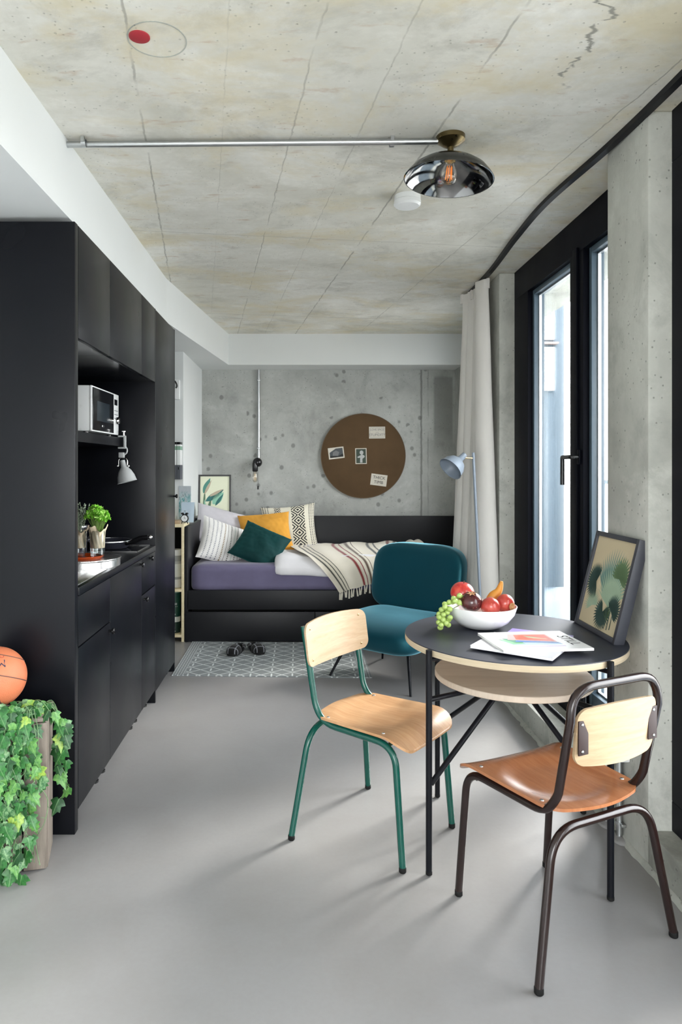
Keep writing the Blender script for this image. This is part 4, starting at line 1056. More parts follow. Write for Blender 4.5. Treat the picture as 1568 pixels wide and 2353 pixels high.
t.p(col=t.mix(t.rg(z, .19, .25), c, t.mix(n, hx('#a9b4bd'), hx('#cfd4d9'))), rough=.5); M['sea'] = t.m
def leaning(name, c0, w, h, tilt, rz, mat, label, cat_, thick=.002):
    Mx = Matrix.Translation(c0) @ Matrix.Rotation(rz, 4, 'Z') @ Matrix.Rotation(tilt, 4, 'X')
    mb = MB().box(-w / 2, w / 2, -thick, 0, 0, h, M=Mx)
    return one(name, mb, mat, label, cat_, smooth=False)
leaning('photo_print', (-0.925, 5.575, .906), .098, .285, -.05, -.10, M['sea'], 'unframed print of grey green sea plants leaning on the white wall', 'print')
leaning('blank_card', (-0.893, 5.50, .906), .105, .16, -.20, -.10, rgb('pale_blue_card', '#c9dcec', .5), 'pale blue card leaning in front of the sea print', 'card')
# two magazine files hung on the wall end and a small white box above
for i, (x0, x1) in enumerate(((-1.005, -0.978), (-0.974, -0.948))):
    f_ = thing('magazine_file', ((x0 + x1) / 2, 5.55, 1.24), ('white wall file with green stripe, the one beside the tall black cabinet', 'white wall file with green stripe, the one nearer the bed')[i], 'file', 'pair of wall files')
    obj('case', MB().box(x0, x1, 5.50, 5.598, 1.36, 1.535, .001), M['white_plastic'], f_)
    obj('foot', MB().box(x0 - .0015, x1 + .0015, 5.497, 5.598, 1.245, 1.358, .001), rgb('dark_grey_felt', '#55585f', .8), f_)
    obj('stripe', MB().box(x0 - .0006, x1 + .0006, 5.4985, 5.598, 1.478, 1.508), rgb('sage_green_stripe', '#86a894', .6), f_, False)
    obj('clip', MB().box(x0 - .001, x1 + .001, 5.498, 5.598, 1.522, 1.541, .001), M['black_plastic'], f_)
    obj('finger_hole', MB().box((x0 + x1) / 2 - .003, (x0 + x1) / 2 + .003, 5.4955, 5.498, 1.322, 1.342), M['dark'], f_, False)
one('wall_box', MB().box(-1.08, -0.965, 5.555, 5.599, 1.885, 2.04, .004), M['white_plastic'], 'plain white box fixed high on the white wall', 'box')
one('hanging_cable', MB().tube(crv([Vector((-1.0, 5.55, 2.03)), Vector((-0.985, 5.548, 2.005)), Vector((-0.982, 5.546, 1.985)), Vector((-0.990, 5.546, 1.972))], 5), .006, 6), M['black_plastic'], 'short dark cable hanging on the white wall box', 'cable')

# framed prints
def leafshape(L, w, n=12, curve=0.0):
    up = []; dn = []
    for k in range(n + 1):
        t_ = k / n; ww = w * math.sin(math.pi * t_ ** .8) ; cx = curve * math.sin(math.pi * t_)
        up.append((cx + ww, t_ * L)); dn.append((cx - ww, t_ * L))
    return up + dn[::-1]
def frame(name, Mx, w, h, depth, fw, label, fmat, paper, cat_='picture'):
    o0 = Mx @ Vector((0, 0, 0))
    r_ = thing(name, o0, label, cat_, 'framed leaf prints')
    fr = MB()
    fr.box(-w / 2, -w / 2 + fw, 0, h, -depth, 0, .0015, M=Mx).box(w / 2 - fw, w / 2, 0, h, -depth, 0, .0015, M=Mx)
    fr.box(-w / 2 + fw, w / 2 - fw, h - fw, h, -depth, 0, .0015, M=Mx).box(-w / 2 + fw, w / 2 - fw, 0, fw, -depth, 0, .0015, M=Mx)
    obj('moulding', fr, fmat, r_)
    obj('backing', MB().box(-w / 2 + fw, w / 2 - fw, fw, h - fw, -depth + .002, -depth + .006, M=Mx), M['dark'], r_, False)
    pp = obj('print_sheet', MB().box(-w / 2 + fw - .001, w / 2 - fw + .001, fw - .001, h - fw + .001, -.010, -.008, M=Mx), paper, r_, False)
    return r_, pp
Mx = frame_M((-0.787, 6.40, 0.901), (1, 0.05, 0), (0, 0.10, 1))
fr_, pp = frame('picture_frame', Mx, .298, .372, .02, .0155, 'framed green banana leaf print standing in the corner above the pillows', satin('dark_grey_frame', (.05, .05, .05, 1), .5), rgb('cream_paper', '#e9ecd2', .6))
gcol = {k: rgb('leaf_ink_' + k, v, .6) for k, v in dict(a='#4f8c80', b='#2f6f6c', c='#8fc7ae', d='#5d7a5f', e='#bcae98').items()}
def leafpoly(par, Mx, x, y, L, w, rot, col, z, curve=0.0):
    Mr = Mx @ Matrix.Translation((x, y, z)) @ Matrix.Rotation(rot, 4, 'Z')
    obj('printed_leaf', MB().poly(leafshape(L, w, 12, curve), Mr), gcol[col] if isinstance(col, str) else col, par, False)
for (x, y, L, w, rot, col, z) in ((-.105, .20, .155, .026, -.42, 'a', -.0078), (-.095, .19, .15, .012, -.46, 'e', -.0076), (-.085, .125, .20, .028, -1.0, 'b', -.0074), (-.05, .17, .15, .013, -1.08, 'e', -.0072),
                                 (-.02, .10, .15, .040, -.75, 'c', -.0074), (.005, .085, .135, .014, -.60, 'b', -.0070), (-.10, .05, .19, .010, -.05, 'd', -.0076), (-.06, .045, .12, .012, -.25, 'd', -.0076), (-.085, .045, .10, .008, .1, 'c', -.0075)):
    leafpoly(pp, Mx, x, y, L, w, rot, col, z)

# ------------------------------------------------------------------ rug and slippers
t = NT('grey_geometric_rug'); xyz = t.sep(t.co('Object'))
px = t.math('MULTIPLY', xyz[0], 1 / .135); py = t.math('MULTIPLY', xyz[1], 1 / .115)
tri = t.math('MULTIPLY', t.math('ABSOLUTE', t.math('SUBTRACT', t.math('FRACT', px), .5)), 1.0)
def zig(sg):
    f = t.math('FRACT', t.math('ADD', py, t.math('MULTIPLY', tri, sg)))
    return t.rg(t.math('ABSOLUTE', t.math('SUBTRACT', f, .5)), .055, .035)
l1 = t.math('MAXIMUM', zig(1.0), zig(-1.0))
fx = t.math('ABSOLUTE', t.math('SUBTRACT', t.math('FRACT', t.math('ADD', px, .5)), .5))
l2 = t.math('MULTIPLY', t.rg(fx, .045, .03), t.math('GREATER_THAN', t.math('FRACT', t.math('ADD', py, .25)), .5))
ln = t.math('MAXIMUM', l1, l2)
bd_ = t.math('GREATER_THAN', t.math('ABSOLUTE', xyz[0]), .565)
bs = t.math('GREATER_THAN', t.math('FRACT', t.math('MULTIPLY', xyz[0], 60)), .5)
bs2 = t.math('GREATER_THAN', t.math('FRACT', t.math('ADD', t.math('MULTIPLY', xyz[1], 45), t.math('MULTIPLY', xyz[0], 30))), .5)
bpat = t.math('MULTIPLY', bs, bs2)
fac = t.math('ADD', t.math('MULTIPLY', ln, t.math('SUBTRACT', 1, bd_)), t.math('MULTIPLY', bpat, bd_))
weave = t.noise(t.co(), 350, 2)
c = t.mix(fac, hx('#84898b'), hx('#d3d8d8'))
t.p(col=t.mix(t.rg(weave, .4, .7, 0, .2), c, hx('#6b6f70')), rough=.95); t.bump(weave, .25, .002); M['rug'] = t.m
def rug_fn(u, v):
    x_ = -0.185 + (u - .5) * 1.285; y_ = 4.89 + (v - .5) * .86 - .05 * (u - .5)
    return Vector((x_, y_, .006 + .0015 * fbm((u * 9, v * 9, 0))))
rg_ = MB().grid(rug_fn, 40, 24); n0 = len(rg_.v)
def rug_b(u, v):
    p = rug_fn(u, v); p.z = .0006; return p
rg_.grid(rug_b, 1, 1)
def rim_(fa):
    vs = [fa(k / 24) for k in range(25)]; a = [Vector((p.x, p.y, .0006)) for p in vs]
    rg_.add(vs + a, [(k, k + 1, 26 + k, 25 + k) for k in range(24)])
rim_(lambda q: rug_fn(q, 0)); rim_(lambda q: rug_fn(q, 1)); rim_(lambda q: rug_fn(0, q)); rim_(lambda q: rug_fn(1, q))
one('rug', rg_, M['rug'], 'grey flat woven rug with white geometric lines before the bed', 'rug')
t = NT('black_plaid_fleece'); xyz = t.sep(t.co('Object'))
pl_ = t.math('MAXIMUM', t.rg(t.math('ABSOLUTE', t.math('SUBTRACT', t.math('FRACT', t.math('MULTIPLY', xyz[0], 20)), .5)), .07, .04), t.rg(t.math('ABSOLUTE', t.math('SUBTRACT', t.math('FRACT', t.math('MULTIPLY', xyz[1], 16)), .5)), .06, .03))
t.p(col=t.mix(t.math('MULTIPLY', pl_, .6), hx('#050507'), hx('#a9acb4')), rough=.9, sheen=.05); M['plaid'] = t.m
def slipper(x, y, rz, lab):
    r_ = thing('slipper', (x, y, .0075), lab, 'slipper', 'pair of plaid slippers', rz=rz)
    def foot(q):
        q.x *= 1.0 + .18 * max(-1, min(1, -q.y / .12)); return q
    obj('sole', MB().ell((0, 0, .008), (.046, .125, .009), 28, 8, .3, .8, foot), M['rubber'], r_, local=True)
    obj('upper', MB().ell((0, -.045, .024), (.050, .075, .036), 28, 10, .8, .85, foot), M['plaid'], r_, local=True)
    obj('heel_rim', MB().tube([Vector((.044 * math.sin(a) , .03 + .088 * math.cos(a) , .024)) for a in [(-1.75 + 3.5 * k / 16) for k in range(17)]], .013, 10), M['plaid'], r_, local=True)
    return r_
slipper(-0.462, 5.03, -.22, 'black plaid slipper on the rug, the one nearer the kitchen'); slipper(-0.318, 5.07, .32, 'black plaid slipper on the rug, the one nearer the teal chair')

# ------------------------------------------------------------------ teal lounge chair
fwd = Vector((-0.65, -0.76, 0)).normalized()
lc = thing('lounge_chair', (0.615, 4.50, 0), 'teal velvet lounge chair with thin black legs facing the bed rug', 'chair', rz=math.atan2(-fwd.x, fwd.y))
def seat_f(q):
    # thick seat with rolled front and thinner back
    k = (q.y / .31)
    q.z += -.030 * max(0, k) ** 2 - .012 * (1 - (q.x / .33) ** 2) * (1 if q.z > 0 else 0)
    if q.z < 0: q.z *= 1.0 - .25 * max(0, -k)
    return q
obj('seat', MB().ell((0, .01, .315), (.335, .315, .105), 64, 28, .62, .42, seat_f), M['teal'], lc, local=True, ang=180)
def back_f(q):
    zz = q.z
    q.y += .24 * q.x * q.x - .20 * (zz + .10)
    return q
obj('backrest', MB().ell((0, -.285, .595), (.345, .062, .228), 64, 28, .50, .36, back_f), M['teal'], lc, local=True, ang=180)
for (x_, y_, x2, y2) in ((-.22, .20, -.30, .30), (.22, .20, .30, .30), (-.22, -.20, -.28, -.27), (.22, -.20, .28, -.27)):
    obj('leg', MB().tube([(x2, y2, 0.008 if y2 > 0 and x2 > 0 else 0.0), (x_, y_, .235)], [.007, .012], 12), M['steel_black'], lc, local=True)
obj('under_frame', MB().box(-.24, .24, -.22, .22, .212, .232, .006), M['steel_black'], lc, local=True)

# ------------------------------------------------------------------ floor lamp by the curtain
fl = thing('floor_lamp', (1.06, 4.20, 0), 'slim blue grey floor lamp with tilted dome shade before the curtain', 'lamp')
obj('base', MB().lathe([(0.0, 0.0), (.105, 0.0), (.105, .012), (.10, .016), (0.0, .016)], 40, (1.05, 4.22, 0)), M['bluegrey'], fl)
pole0, pole1 = Vector((1.115, 4.21, .012)), at(1088, 1040, 4.20)
obj('pole', MB().tube([pole0, pole1], .0085, 12), M['bluegrey'], fl)
jp = at(1087, 1053, 4.20)
ap = at(1062, 1051, 4.18)
obj('joint_arm', MB().tube([jp, ap], .005, 10), M['brass'], fl)
dirv = (at(1021, 1092, 4.12) - ap).normalized()
zax = -dirv; xax = Vector((0, 1, 0)).cross(zax).normalized(); yax = zax.cross(xax)
Ms = Matrix((xax, yax, zax)).transposed().to_4x4()
sh = obj('lamp_shade', MB().lathe([(0.0, .028), (.017, .026), (.020, -.022), (.030, -.030), (.052, -.046), (.068, -.074), (.074, -.104), (.078, -.112), (.074, -.110), (.066, -.076), (.05, -.049), (.0, -.034)], 48, ap, Ms), M['bluegrey'], fl, ang=50)

# ------------------------------------------------------------------ round table
TX, TY, TR, TZ = 0.764, 2.505, 0.382, 0.745
tb = thing('round_table', (TX, TY, 0), 'round dining table with dark blue top, plywood edge and crossed black legs', 'table')
top = obj('tabletop', MB().lathe([(0.0, TZ - .024), (TR - .001, TZ - .024), (TR, TZ - .022), (TR, TZ - .003), (0.0, TZ - .003)], 128, (TX, TY, 0)), M['ply_edge'], tb, ang=30)
obj('linoleum', MB().lathe([(0.0, TZ - .003), (TR, TZ - .003), (TR - .0008, TZ), (0.0, TZ)], 128, (TX, TY, 0)), M['lino'], top, ang=30)
obj('lower_shelf', MB().lathe([(0.0, .590), (.272, .590), (.274, .592), (.274, .609), (.272, .611), (0.0, .611)], 96, (TX, TY, 0)), M['ply_pale'], tb, ang=30)
for k in range(4):
    a = math.radians(211 + 90 * k); ca, sa = math.cos(a), math.sin(a)
    lg = obj('leg', MB().tube([(TX + .394 * ca, TY + .394 * sa, .012), (TX + .394 * ca, TY + .394 * sa, TZ - .001)], .0105, 14), M['steel_black'], tb)
    obj('foot', MB().lathe([(.006, 0.0), (.011, .004), (.011, .014), (0, .014)], 12, (TX + .394 * ca, TY + .394 * sa, 0)), M['rubber'], lg)
    obj('brace', MB().tube([(TX + .385 * ca, TY + .385 * sa, .300), (TX + .03 * ca, TY + .03 * sa, .583)], .0095, 12), M['steel_black'], tb)
    obj('shelf_arm', MB().tube([(TX + .392 * ca, TY + .392 * sa, .580), (TX + .10 * ca, TY + .10 * sa, .580)], .009, 12), M['steel_black'], tb)
    obj('top_bracket', MB().tube([(TX + .392 * ca, TY + .392 * sa, TZ - .034), (TX + .27 * ca, TY + .27 * sa, TZ - .034)], .0075, 10), M['steel_black'], tb)
obj('hub', MB().lathe([(.04, .570), (.04, .589), (0, .589)], 20, (TX, TY, 0)), M['steel_black'], tb)

# ------------------------------------------------------------------ school chairs
def board(w0, w1, y0, y1, zf, rc=.07, n=28, th_=.009):
    """curved plywood sheet: w0 rear half width, w1 front half width"""
    mb = MB()
    def half(v):
        w_ = w0 + (w1 - w0) * v
        L = y1 - y0; d0 = v * L; d1 = (1 - v) * L; cut = 0
        for d_ in (d0, d1):
            if d_ < rc: cut = max(cut, rc - math.sqrt(max(0, rc * rc - (rc - d_) ** 2)))
        return w_ - cut
    def f(off):
        def g(a, b):
            # finer rows near both ends
            v = .5 - .5 * math.cos(math.pi * b); u = a * 2 - 1
            x_ = u * half(v); y_ = y0 + v * (y1 - y0) - (.018 * (1 - u * u) if v < .001 else .018 * (1 - u * u) * max(0, 1 - v * 5))
            return Vector((x_, y_, zf(x_, y_) + off))
        return g
    n2 = n
    mb.grid(f(0), n, n2); mb.grid(f(-th_), n, n2)
    st = n + 1; base = st * st
    ring = [i for i in range(st)] + [j * st + n for j in range(1, st)] + [n * st + i for i in range(n - 1, -1, -1)] + [j * st for j in range(n - 1, 0, -1)]
    m_ = len(ring)
    for k in range(m_):
        a, b = ring[k], ring[(k + 1) % m_]
        mb.f.append((a, b, b + base, a + base))
    return mb
def school_chair(loc, fw, label, frame_mat, seat_mat, loop):
    fw = Vector((fw[0], fw[1], 0)).normalized()
    r_ = thing('school_chair', (loc[0], loc[1], 0), label, 'chair', 'school chairs at the round table', rz=math.atan2(-fw.x, fw.y))
    R_ = .0118
    zs = .408
    def side(s_):
        return [(s_ * .183, .206, .012), (s_ * .176, .172, zs), (s_ * .160, -.165, zs + .004)]
    if loop:
        pts = side(-1) + [(-.166, -.235, .775), (.166, -.235, .775)] + side(1)[::-1]
        pth = fillet(pts, [.07, .075, .085, .085, .075, .07], 9)
        # uprights swell backwards a little
        for q in pth:
            if q.z > .45: q.y -= .020 * math.sin(math.pi * min(1, (q.z - .45) / .3))
        obj('side_frame', MB().tube(pth, R_, 14), frame_mat, r_, local=True)
    else:
        for s_ in (-1, 1):
            pts = side(s_) + [(s_ * .166, -.225, .755)]
            obj('side_frame', MB().tube(fillet(pts, [.075, .085], 9), R_, 14), frame_mat, r_, local=True)
    obj('rear_leg_frame', MB().tube(fillet([(-.255, -.212, .012), (-.180, -.185, zs - .020), (.180, -.185, zs - .020), (.255, -.212, .012)], .085, 9), R_, 14), frame_mat, r_, local=True)
    obj('cross_bar', MB().tube([(-.172, .135, zs - .012), (.172, .135, zs - .012)], .008, 10), frame_mat, r_, local=True)
    for (x_, y_) in ((-.183, .206), (.183, .206), (-.255, -.212), (.255, -.212)):
        obj('foot_cap', MB().lathe([(.010, 0.0), (.0125, .003), (.0125, .016), (.0118, .018)], 14, (x_, y_, 0)), M['rubber'], r_, local=True)
    def zf(x_, y_):
        z_ = zs + .024
        d_ = math.hypot(x_ / 1.15, y_ + .02)
        z_ -= .010 * (1 / (1 + math.exp((d_ - .125) / .010)))       # round hollow
        if y_ > .13: z_ -= 4.6 * (y_ - .13) ** 2
        z_ += .006 * (abs(x_) / .18) ** 3
        return z_
    obj('seat', board(.172, .198, -.185, .222, zf, .06), seat_mat, r_, local=True, ang=50)
    for (x_, y_) in ((-.155, -.12), (.155, -.12), (-.165, .12), (.165, .12)):
        obj('rivet', MB().lathe([(0.006, 0), (.005, .002), (0, .003)], 10, (x_, y_, zf(x_, y_))), M['zinc'], r_, local=True)
    # back board
    bw = .148 if loop else .200
    z0_, z1_ = (.565, .722) if loop else (.612, .768)
    def bf(off):
        def g(a, b):
            v = .5 - .5 * math.cos(math.pi * b); u = a * 2 - 1; zz = z0_ + v * (z1_ - z0_); rc = .035
            h_ = z1_ - z0_; cut = 0
            for d_ in (v * h_, (1 - v) * h_):
                if d_ < rc: cut = max(cut, rc - math.sqrt(max(0, rc * rc - (rc - d_) ** 2)))
            x_ = u * (bw - cut)
            yb = -.2115 - (zz - .60) * .14 if not loop else -.238 - (zz - .60) * .10
            return Vector((x_, yb + (.75 if not loop else .8) * (x_ * x_) - (.022 if not loop else .020) + off + (.0345 if not loop else .020), zz + .012 * (1 - u * u) * (v - .5)))
        return g
    mb = MB(); n = 24; mb.grid(bf(0), n, n); mb.grid(bf(-.008), n, n); st = n + 1; base = st * st
    ring = [i for i in range(st)] + [j * st + n for j in range(1, st)] + [n * st + i for i in range(n - 1, -1, -1)] + [j * st for j in range(n - 1, 0, -1)]
    for k in range(len(ring)):
        a, b = ring[k], ring[(k + 1) % len(ring)]; mb.f.append((a, b, b + base, a + base))
    bo = obj('backrest', mb, M['beech'], r_, local=True, ang=50)
    if loop:
        for s_ in (-1, 1):
            f_ = bf(0)
            q = f_(.5 + s_ * .44, .5)
            pl_ = obj('bracket_plate', MB().box(q.x - .016, q.x + .018, q.y - .0125, q.y - .0085, .600, .690, .001), M['brown_plate'], bo, local=True)
            for zz in (.610, .680):
                obj('rivet', MB().ell((q.x + .004 * s_, q.y - .0135, zz), (.004, .002, .004), 8, 6), M['zinc'], bo, local=True)
    else:
        f_ = bf(0)
        for s_ in (-1, 1):
            for b_ in (.25, .75):
                q = f_(.5 + s_ * .41, b_)
                obj('rivet', MB().ell((q.x, q.y + .001, q.z), (.0045, .002, .0045), 8, 6), M['brass'], bo, local=True)
    return r_
school_chair((0.293, 2.589), (0.785, -0.62), 'school chair with glossy green tube frame and pale plywood seat', M['green_paint'], M['seat_wood'], False)
school_chair((0.753, 2.085), (-0.425, 0.905), 'school chair with dark brown tube frame and reddish varnished seat', M['brown_paint'], M['seat_wood_red'], True)

# ------------------------------------------------------------------ on the table
BX, BY = 0.682, 2.622
one('fruit_bowl', MB().lathe([(0.0, TZ + .0005), (.050, TZ + .0005), (.070, TZ + .006), (.100, TZ + .026), (.122, TZ + .055), (.131, TZ + .084), (.128, TZ + .0845), (.118, TZ + .056), (.096, TZ + .030), (.066, TZ + .011), (0.0, TZ + .008)], 64, (BX, BY, 0)), M['ceramic'], 'white ceramic fruit bowl on the round table', 'bowl', ang=60)
def fruitmat(name, a, b, rough=.3, sc=8):
    t = NT(name); n = t.noise(t.map(t.co(), (6, 6, 2)), sc, 4, .6); s_ = t.noise(t.co(), 180, 2)
    c = t.mix(t.rg(n, .35, .7), hx(a), hx(b)); c = t.mix(t.rg(s_, .68, .74, 0, .5), c, hx('#e8c9a0'))
    t.p(col=c, rough=rough, coat=.25, sss=.05); return t.m
M['pom'] = fruitmat('pomegranate_skin', '#b5483a', '#a8302f'); M['plum'] = fruitmat('dark_mangosteen_skin', '#3a1618', '#541d22', .22); M['apple'] = fruitmat('red_apple_skin', '#b8202c', '#d4533f', .3); M['squash'] = rgb('orange_squash_skin', '#d8963c', .45)
def round_fruit(name, c_, r, mat, label, cat_, crown=None, tiltv=None, group=None):
    r_ = thing(name, (c_[0], c_[1], c_[2] - r), label, cat_, group)
    def dent(q):
        k = math.hypot(q.x, q.y) / r
        if q.z > 0: q.z -= .12 * r * math.exp(-(k / .25) ** 2)
        q.z *= .94; return q
    Mt = Matrix.Identity(4)
    if tiltv is not None:
        Mt = Vector((0, 0, 1)).rotation_difference(Vector(tiltv)).to_matrix().to_4x4()
    mb = MB().ell((0, 0, 0), (r, r, r), 28, 18, 1, 1, dent); mb.v = [Mt @ q + Vector(c_) for q in mb.v]
    obj('skin', mb, mat, r_, ang=180)
    cm = MB()
    if crown == 'crown':
        cm.lathe([(.010, r * .82), (.012, r * .95), (.014, r * 1.02), (.010, r * 1.0), (.007, r * .86)], 12)
    elif crown == 'calyx':
        for k in range(6):
            a = k * math.pi / 3
            cm.add([(0, 0, r * .86), (.010 * math.cos(a - .4), .010 * math.sin(a - .4), r * .90), (.020 * math.cos(a), .020 * math.sin(a), r * .90), (.010 * math.cos(a + .4), .010 * math.sin(a + .4), r * .90)], [(0, 1, 2, 3)])
    else:
        cm.tube([(0, 0, r * .78), (.002, .001, r * 1.05)], .0018, 6)
    cm.v = [Mt @ q + Vector(c_) for q in cm.v]
    obj('crown' if crown == 'crown' else 'calyx' if crown else 'stalk', cm, rgb('dry_' + name, '#b98a5e' if crown else '#5b4630', .7), r_)
zb = TZ + .05
round_fruit('apple', (BX - .060, BY + .045, zb + .072), .045, M['apple'], 'red apple at the back of the bowl behind the dark mangosteen', 'fruit', None, (.1, -.1, 1))
round_fruit('mangosteen', (BX - .045, BY - .030, zb + .052), .040, M['plum'], 'dark purple mangosteen in the white bowl', 'fruit', 'calyx', (-.05, -.35, 1))
round_fruit('pomegranate', (BX + .022, BY - .048, zb + .037), .036, M['pom'], 'red pomegranate in the middle of the bowl', 'fruit', 'crown', (.2, .5, .6))
round_fruit('pomegranate', (BX + .084, BY - .020, zb + .044), .035, M['pom'], 'red pomegranate at the bowl rim with its crown turned outwards', 'fruit', 'crown', (.55, -1.0, -.15))
sq = thing('orange_squash', (BX + .06, BY + .05, zb), 'curved orange squash standing behind the pomegranates', 'fruit')
obj('skin', MB().tube(crv([Vector((BX + .035, BY + .04, zb + .01)), Vector((BX + .055, BY + .045, zb + .055)), Vector((BX + .078, BY + .045, zb + .078)), Vector((BX + .088, BY + .045, zb + .105)), Vector((BX + .090, BY + .045, zb + .116))], 5), [.022 - .0005 * k if k < 6 else max(.006, .019 - .0011 * (k - 6)) for k in range(21)], 12), M['squash'], sq)
t = NT('green_grape_skin'); t.p(col=t.mix(t.noise(t.co('Object'), 40, 2), hx('#b9cf7c'), hx('#9cb85c')), rough=.25, sss=.3, coat=.3); t.b.inputs['Subsurface Radius'].default_value = (.01, .012, .004); M['grape'] = t.m
gb = thing('grape_bunch', (BX - .11, BY - .02, TZ + .01), 'bunch of pale green grapes hanging over the bowl rim', 'fruit')
rn = random.Random(5); gmesh = None
gp = [(-.165, -.055, .012), (-.150, -.050, .028), (-.135, -.055, .022), (-.160, -.040, .040), (-.170, -.050, .030)]
for k in range(420):
    t_ = rn.random()
    ctr = Vector((-.166, -.060, .018)).lerp(Vector((-.140, -.052, .066)), t_ * 2) if t_ < .5 else Vector((-.140, -.052, .066)).lerp(Vector((-.082, -.020, .102)), t_ * 2 - 1)
    rr = .010 + .020 * min(1, t_ * 2)
    d_ = Vector((rn.uniform(-1, 1), rn.uniform(-1, 1), rn.uniform(-1, 1)))
    q_ = ctr + d_.normalized() * rr * rn.random() ** .4
    if q_.z > .011 and (math.hypot(q_.x, q_.y) > .142 or q_.z > .095): gp.append(tuple(q_))
keep = []
for q in gp:
    if all((Vector(q) - Vector(w_)).length > .0158 for w_ in keep): keep.append(q)
for q in keep:
    if gmesh is None:
        g0 = obj('grape', MB().ell((0, 0, 0), (.0102, .0102, .0112), 14, 10), M['grape'], gb, local=True); gmesh = g0.data
    else:
        g0 = bpy.data.objects.new('grape', gmesh); C.objects.link(g0); g0.parent = gb
    g0.location = Vector((BX + q[0], BY + q[1], TZ + q[2])) - gb.location
    g0.rotation_euler = (rn.uniform(0, 3), rn.uniform(0, 3), 0)
obj('stalk', MB().tube([(BX - .15, BY - .05, TZ + .04), (BX - .12, BY - .035, TZ + .075), (BX - .07, BY, TZ + .09)], .0016, 6), M['stem_green'], gb)

# magazines
def mag(name, cx, cy, z, w, h, rz, th_, cover, label):
    Mx = Matrix.Translation((cx, cy, z)) @ Matrix.Rotation(rz, 4, 'Z')
    r_ = thing(name, (cx, cy, z), label, 'magazine', 'magazines on the round table')
    obj('pages', MB().box(-w / 2 + .001, w / 2 - .001, -h / 2 + .001, h / 2 - .001, .0006, th_ - .0006, M=Mx), M['paper_white'], r_, False)
    cv = obj('cover', MB().box(-w / 2, w / 2, -h / 2, h / 2, th_ - .0006, th_, M=Mx).box(-w / 2, w / 2, -h / 2, h / 2, 0, .0006, M=Mx).box(-w / 2, w / 2, -h / 2 - .0005, -h / 2, 0, th_, M=Mx), cover, r_, False)
    return r_, cv, Mx
r_, cv, Mx = mag('magazine', .805, 2.405, TZ + .0002, .215, .285, -.55, .006, rgb('purple_cover', '#8f7fc0', .35), 'purple magazine at the bottom of the pile')
obj('printed_panel', MB().box(-.02, .06, .085, .13, .006, .0063, M=Mx), M['paper_white'], cv, False)
r_, cv, Mx = mag('magazine', .735, 2.315, TZ + .0066, .225, .265, .95, .009, rgb('grey_white_cover', '#d9d9e0', .35), 'thick pale grey magazine in the middle of the pile')
r_, cv, Mx = mag('magazine', .782, 2.335, TZ + .0160, .300, .235, .10, .008, rgb('white_cover', '#f4f4f4', .3), 'white magazine titled STILL on top of the pile')
def strip(pts, col, z, nm='printed_picture'):
    obj(nm, MB().poly([(p[0], p[1], z) for p in pts], Mx), rgb('ink_' + col, col, .35), cv, False)
strip([(-.06, -.085), (.075, -.085), (.075, -.075), (-.085, -.07)], '#d7cbe6', .0083)
strip([(-.105, -.055), (.075, -.062), (.075, -.035), (-.12, .005)], '#b9cfe8', .00835)
strip([(-.09, -.05), (-.045, -.045), (-.06, .0), (-.115, .02)], '#7fb98f', .0085)
strip([(-.075, -.030), (-.045, -.028), (-.055, .015), (-.10, .03)], '#4d8f78', .0086)
strip([(-.085, .01), (.07, -.03), (.075, .075), (-.055, .085)], '#d9a0a0', .0087)
strip([(-.055, .012), (.065, -.02), (.068, .065), (-.04, .072)], '#cf5a45', .0088)
strip([(-.005, .03), (.045, .012), (.03, .03), (-.01, .06)], '#7d9a7d', .0089)
strip([(-.01, .04), (.01, .02), (.055, .005), (.05, .014)], '#e3c39a', .0090)
strip([(-.07, -.02), (.07, -.045), (.07, -.035), (-.06, .0)], '#5f86c4', .0091)
obj('title_lettering', text_mb('STILL', .052, Mx @ Matrix.Translation((.118, -.012, .0084)) @ Matrix.Rotation(-math.pi / 2, 4, 'Z')), M['ink'], cv, False)

# picture leaning on the pillar
Mx = frame_M((1.066, 2.537, TZ + .001), (0, -1, 0), (.088, 0, .356))
fr_, pp = frame('picture_frame', Mx, .345, .368, .035, .018, 'framed green palm leaf print standing on the round table against the pillar', satin('blue_black_frame', (.030, .032, .042, 1), .42), rgb('tan_paper', '#c9bb9a', .6))
Mp = Mx
pg = {'p1': rgb('palm_ink_blue', '#6d8f86', .6), 'p2': rgb('palm_ink_dark', '#2e4a44', .6), 'p3': rgb('palm_ink_sage', '#9db59a', .6), 'p4': rgb('palm_ink_olive', '#5e7a54', .6)}
def fan(x, y, L, n, a0, a1, wd, col, z):
    mb = MB()
    for k in range(n):
        a = a0 + (a1 - a0) * k / (n - 1); Lk = L * (.75 + .25 * math.sin(math.pi * k / (n - 1)))
        d_ = Vector((math.cos(a), math.sin(a), 0)); s_ = Vector((-d_.y, d_.x, 0)); o_ = Vector((x, y, z))
        mb.poly([o_, o_ + d_ * Lk * .55 + s_ * wd, o_ + d_ * Lk, o_ + d_ * Lk * .55 - s_ * wd], Mp)
    obj('printed_leaf', mb, pg[col], pp, False)
fan(.01, .125, .20, 22, .25, 2.3, .0065, 'p1', -.0078)
fan(.055, .105, .165, 20, .6, 2.7, .0055, 'p3', -.0077)
fan(-.085, .18, .085, 26, 1.2, 5.0, .006, 'p2', -.0074)
fan(.085, .215, .085, 18, -.4, 3.0, .007, 'p4', -.0073)
fan(.02, .085, .075, 26, 2.2, 6.8, .006, 'p2', -.0072)
fan(.085, .095, .07, 18, -.6, 2.4, .006, 'p2', -.0071)
fan(-.075, .09, .075, 20, .3, 3.6, .003, 'p3', -.0074)
fan(.06, .06, .06, 14, 1.0, 2.6, .003, 'p4', -.0072)
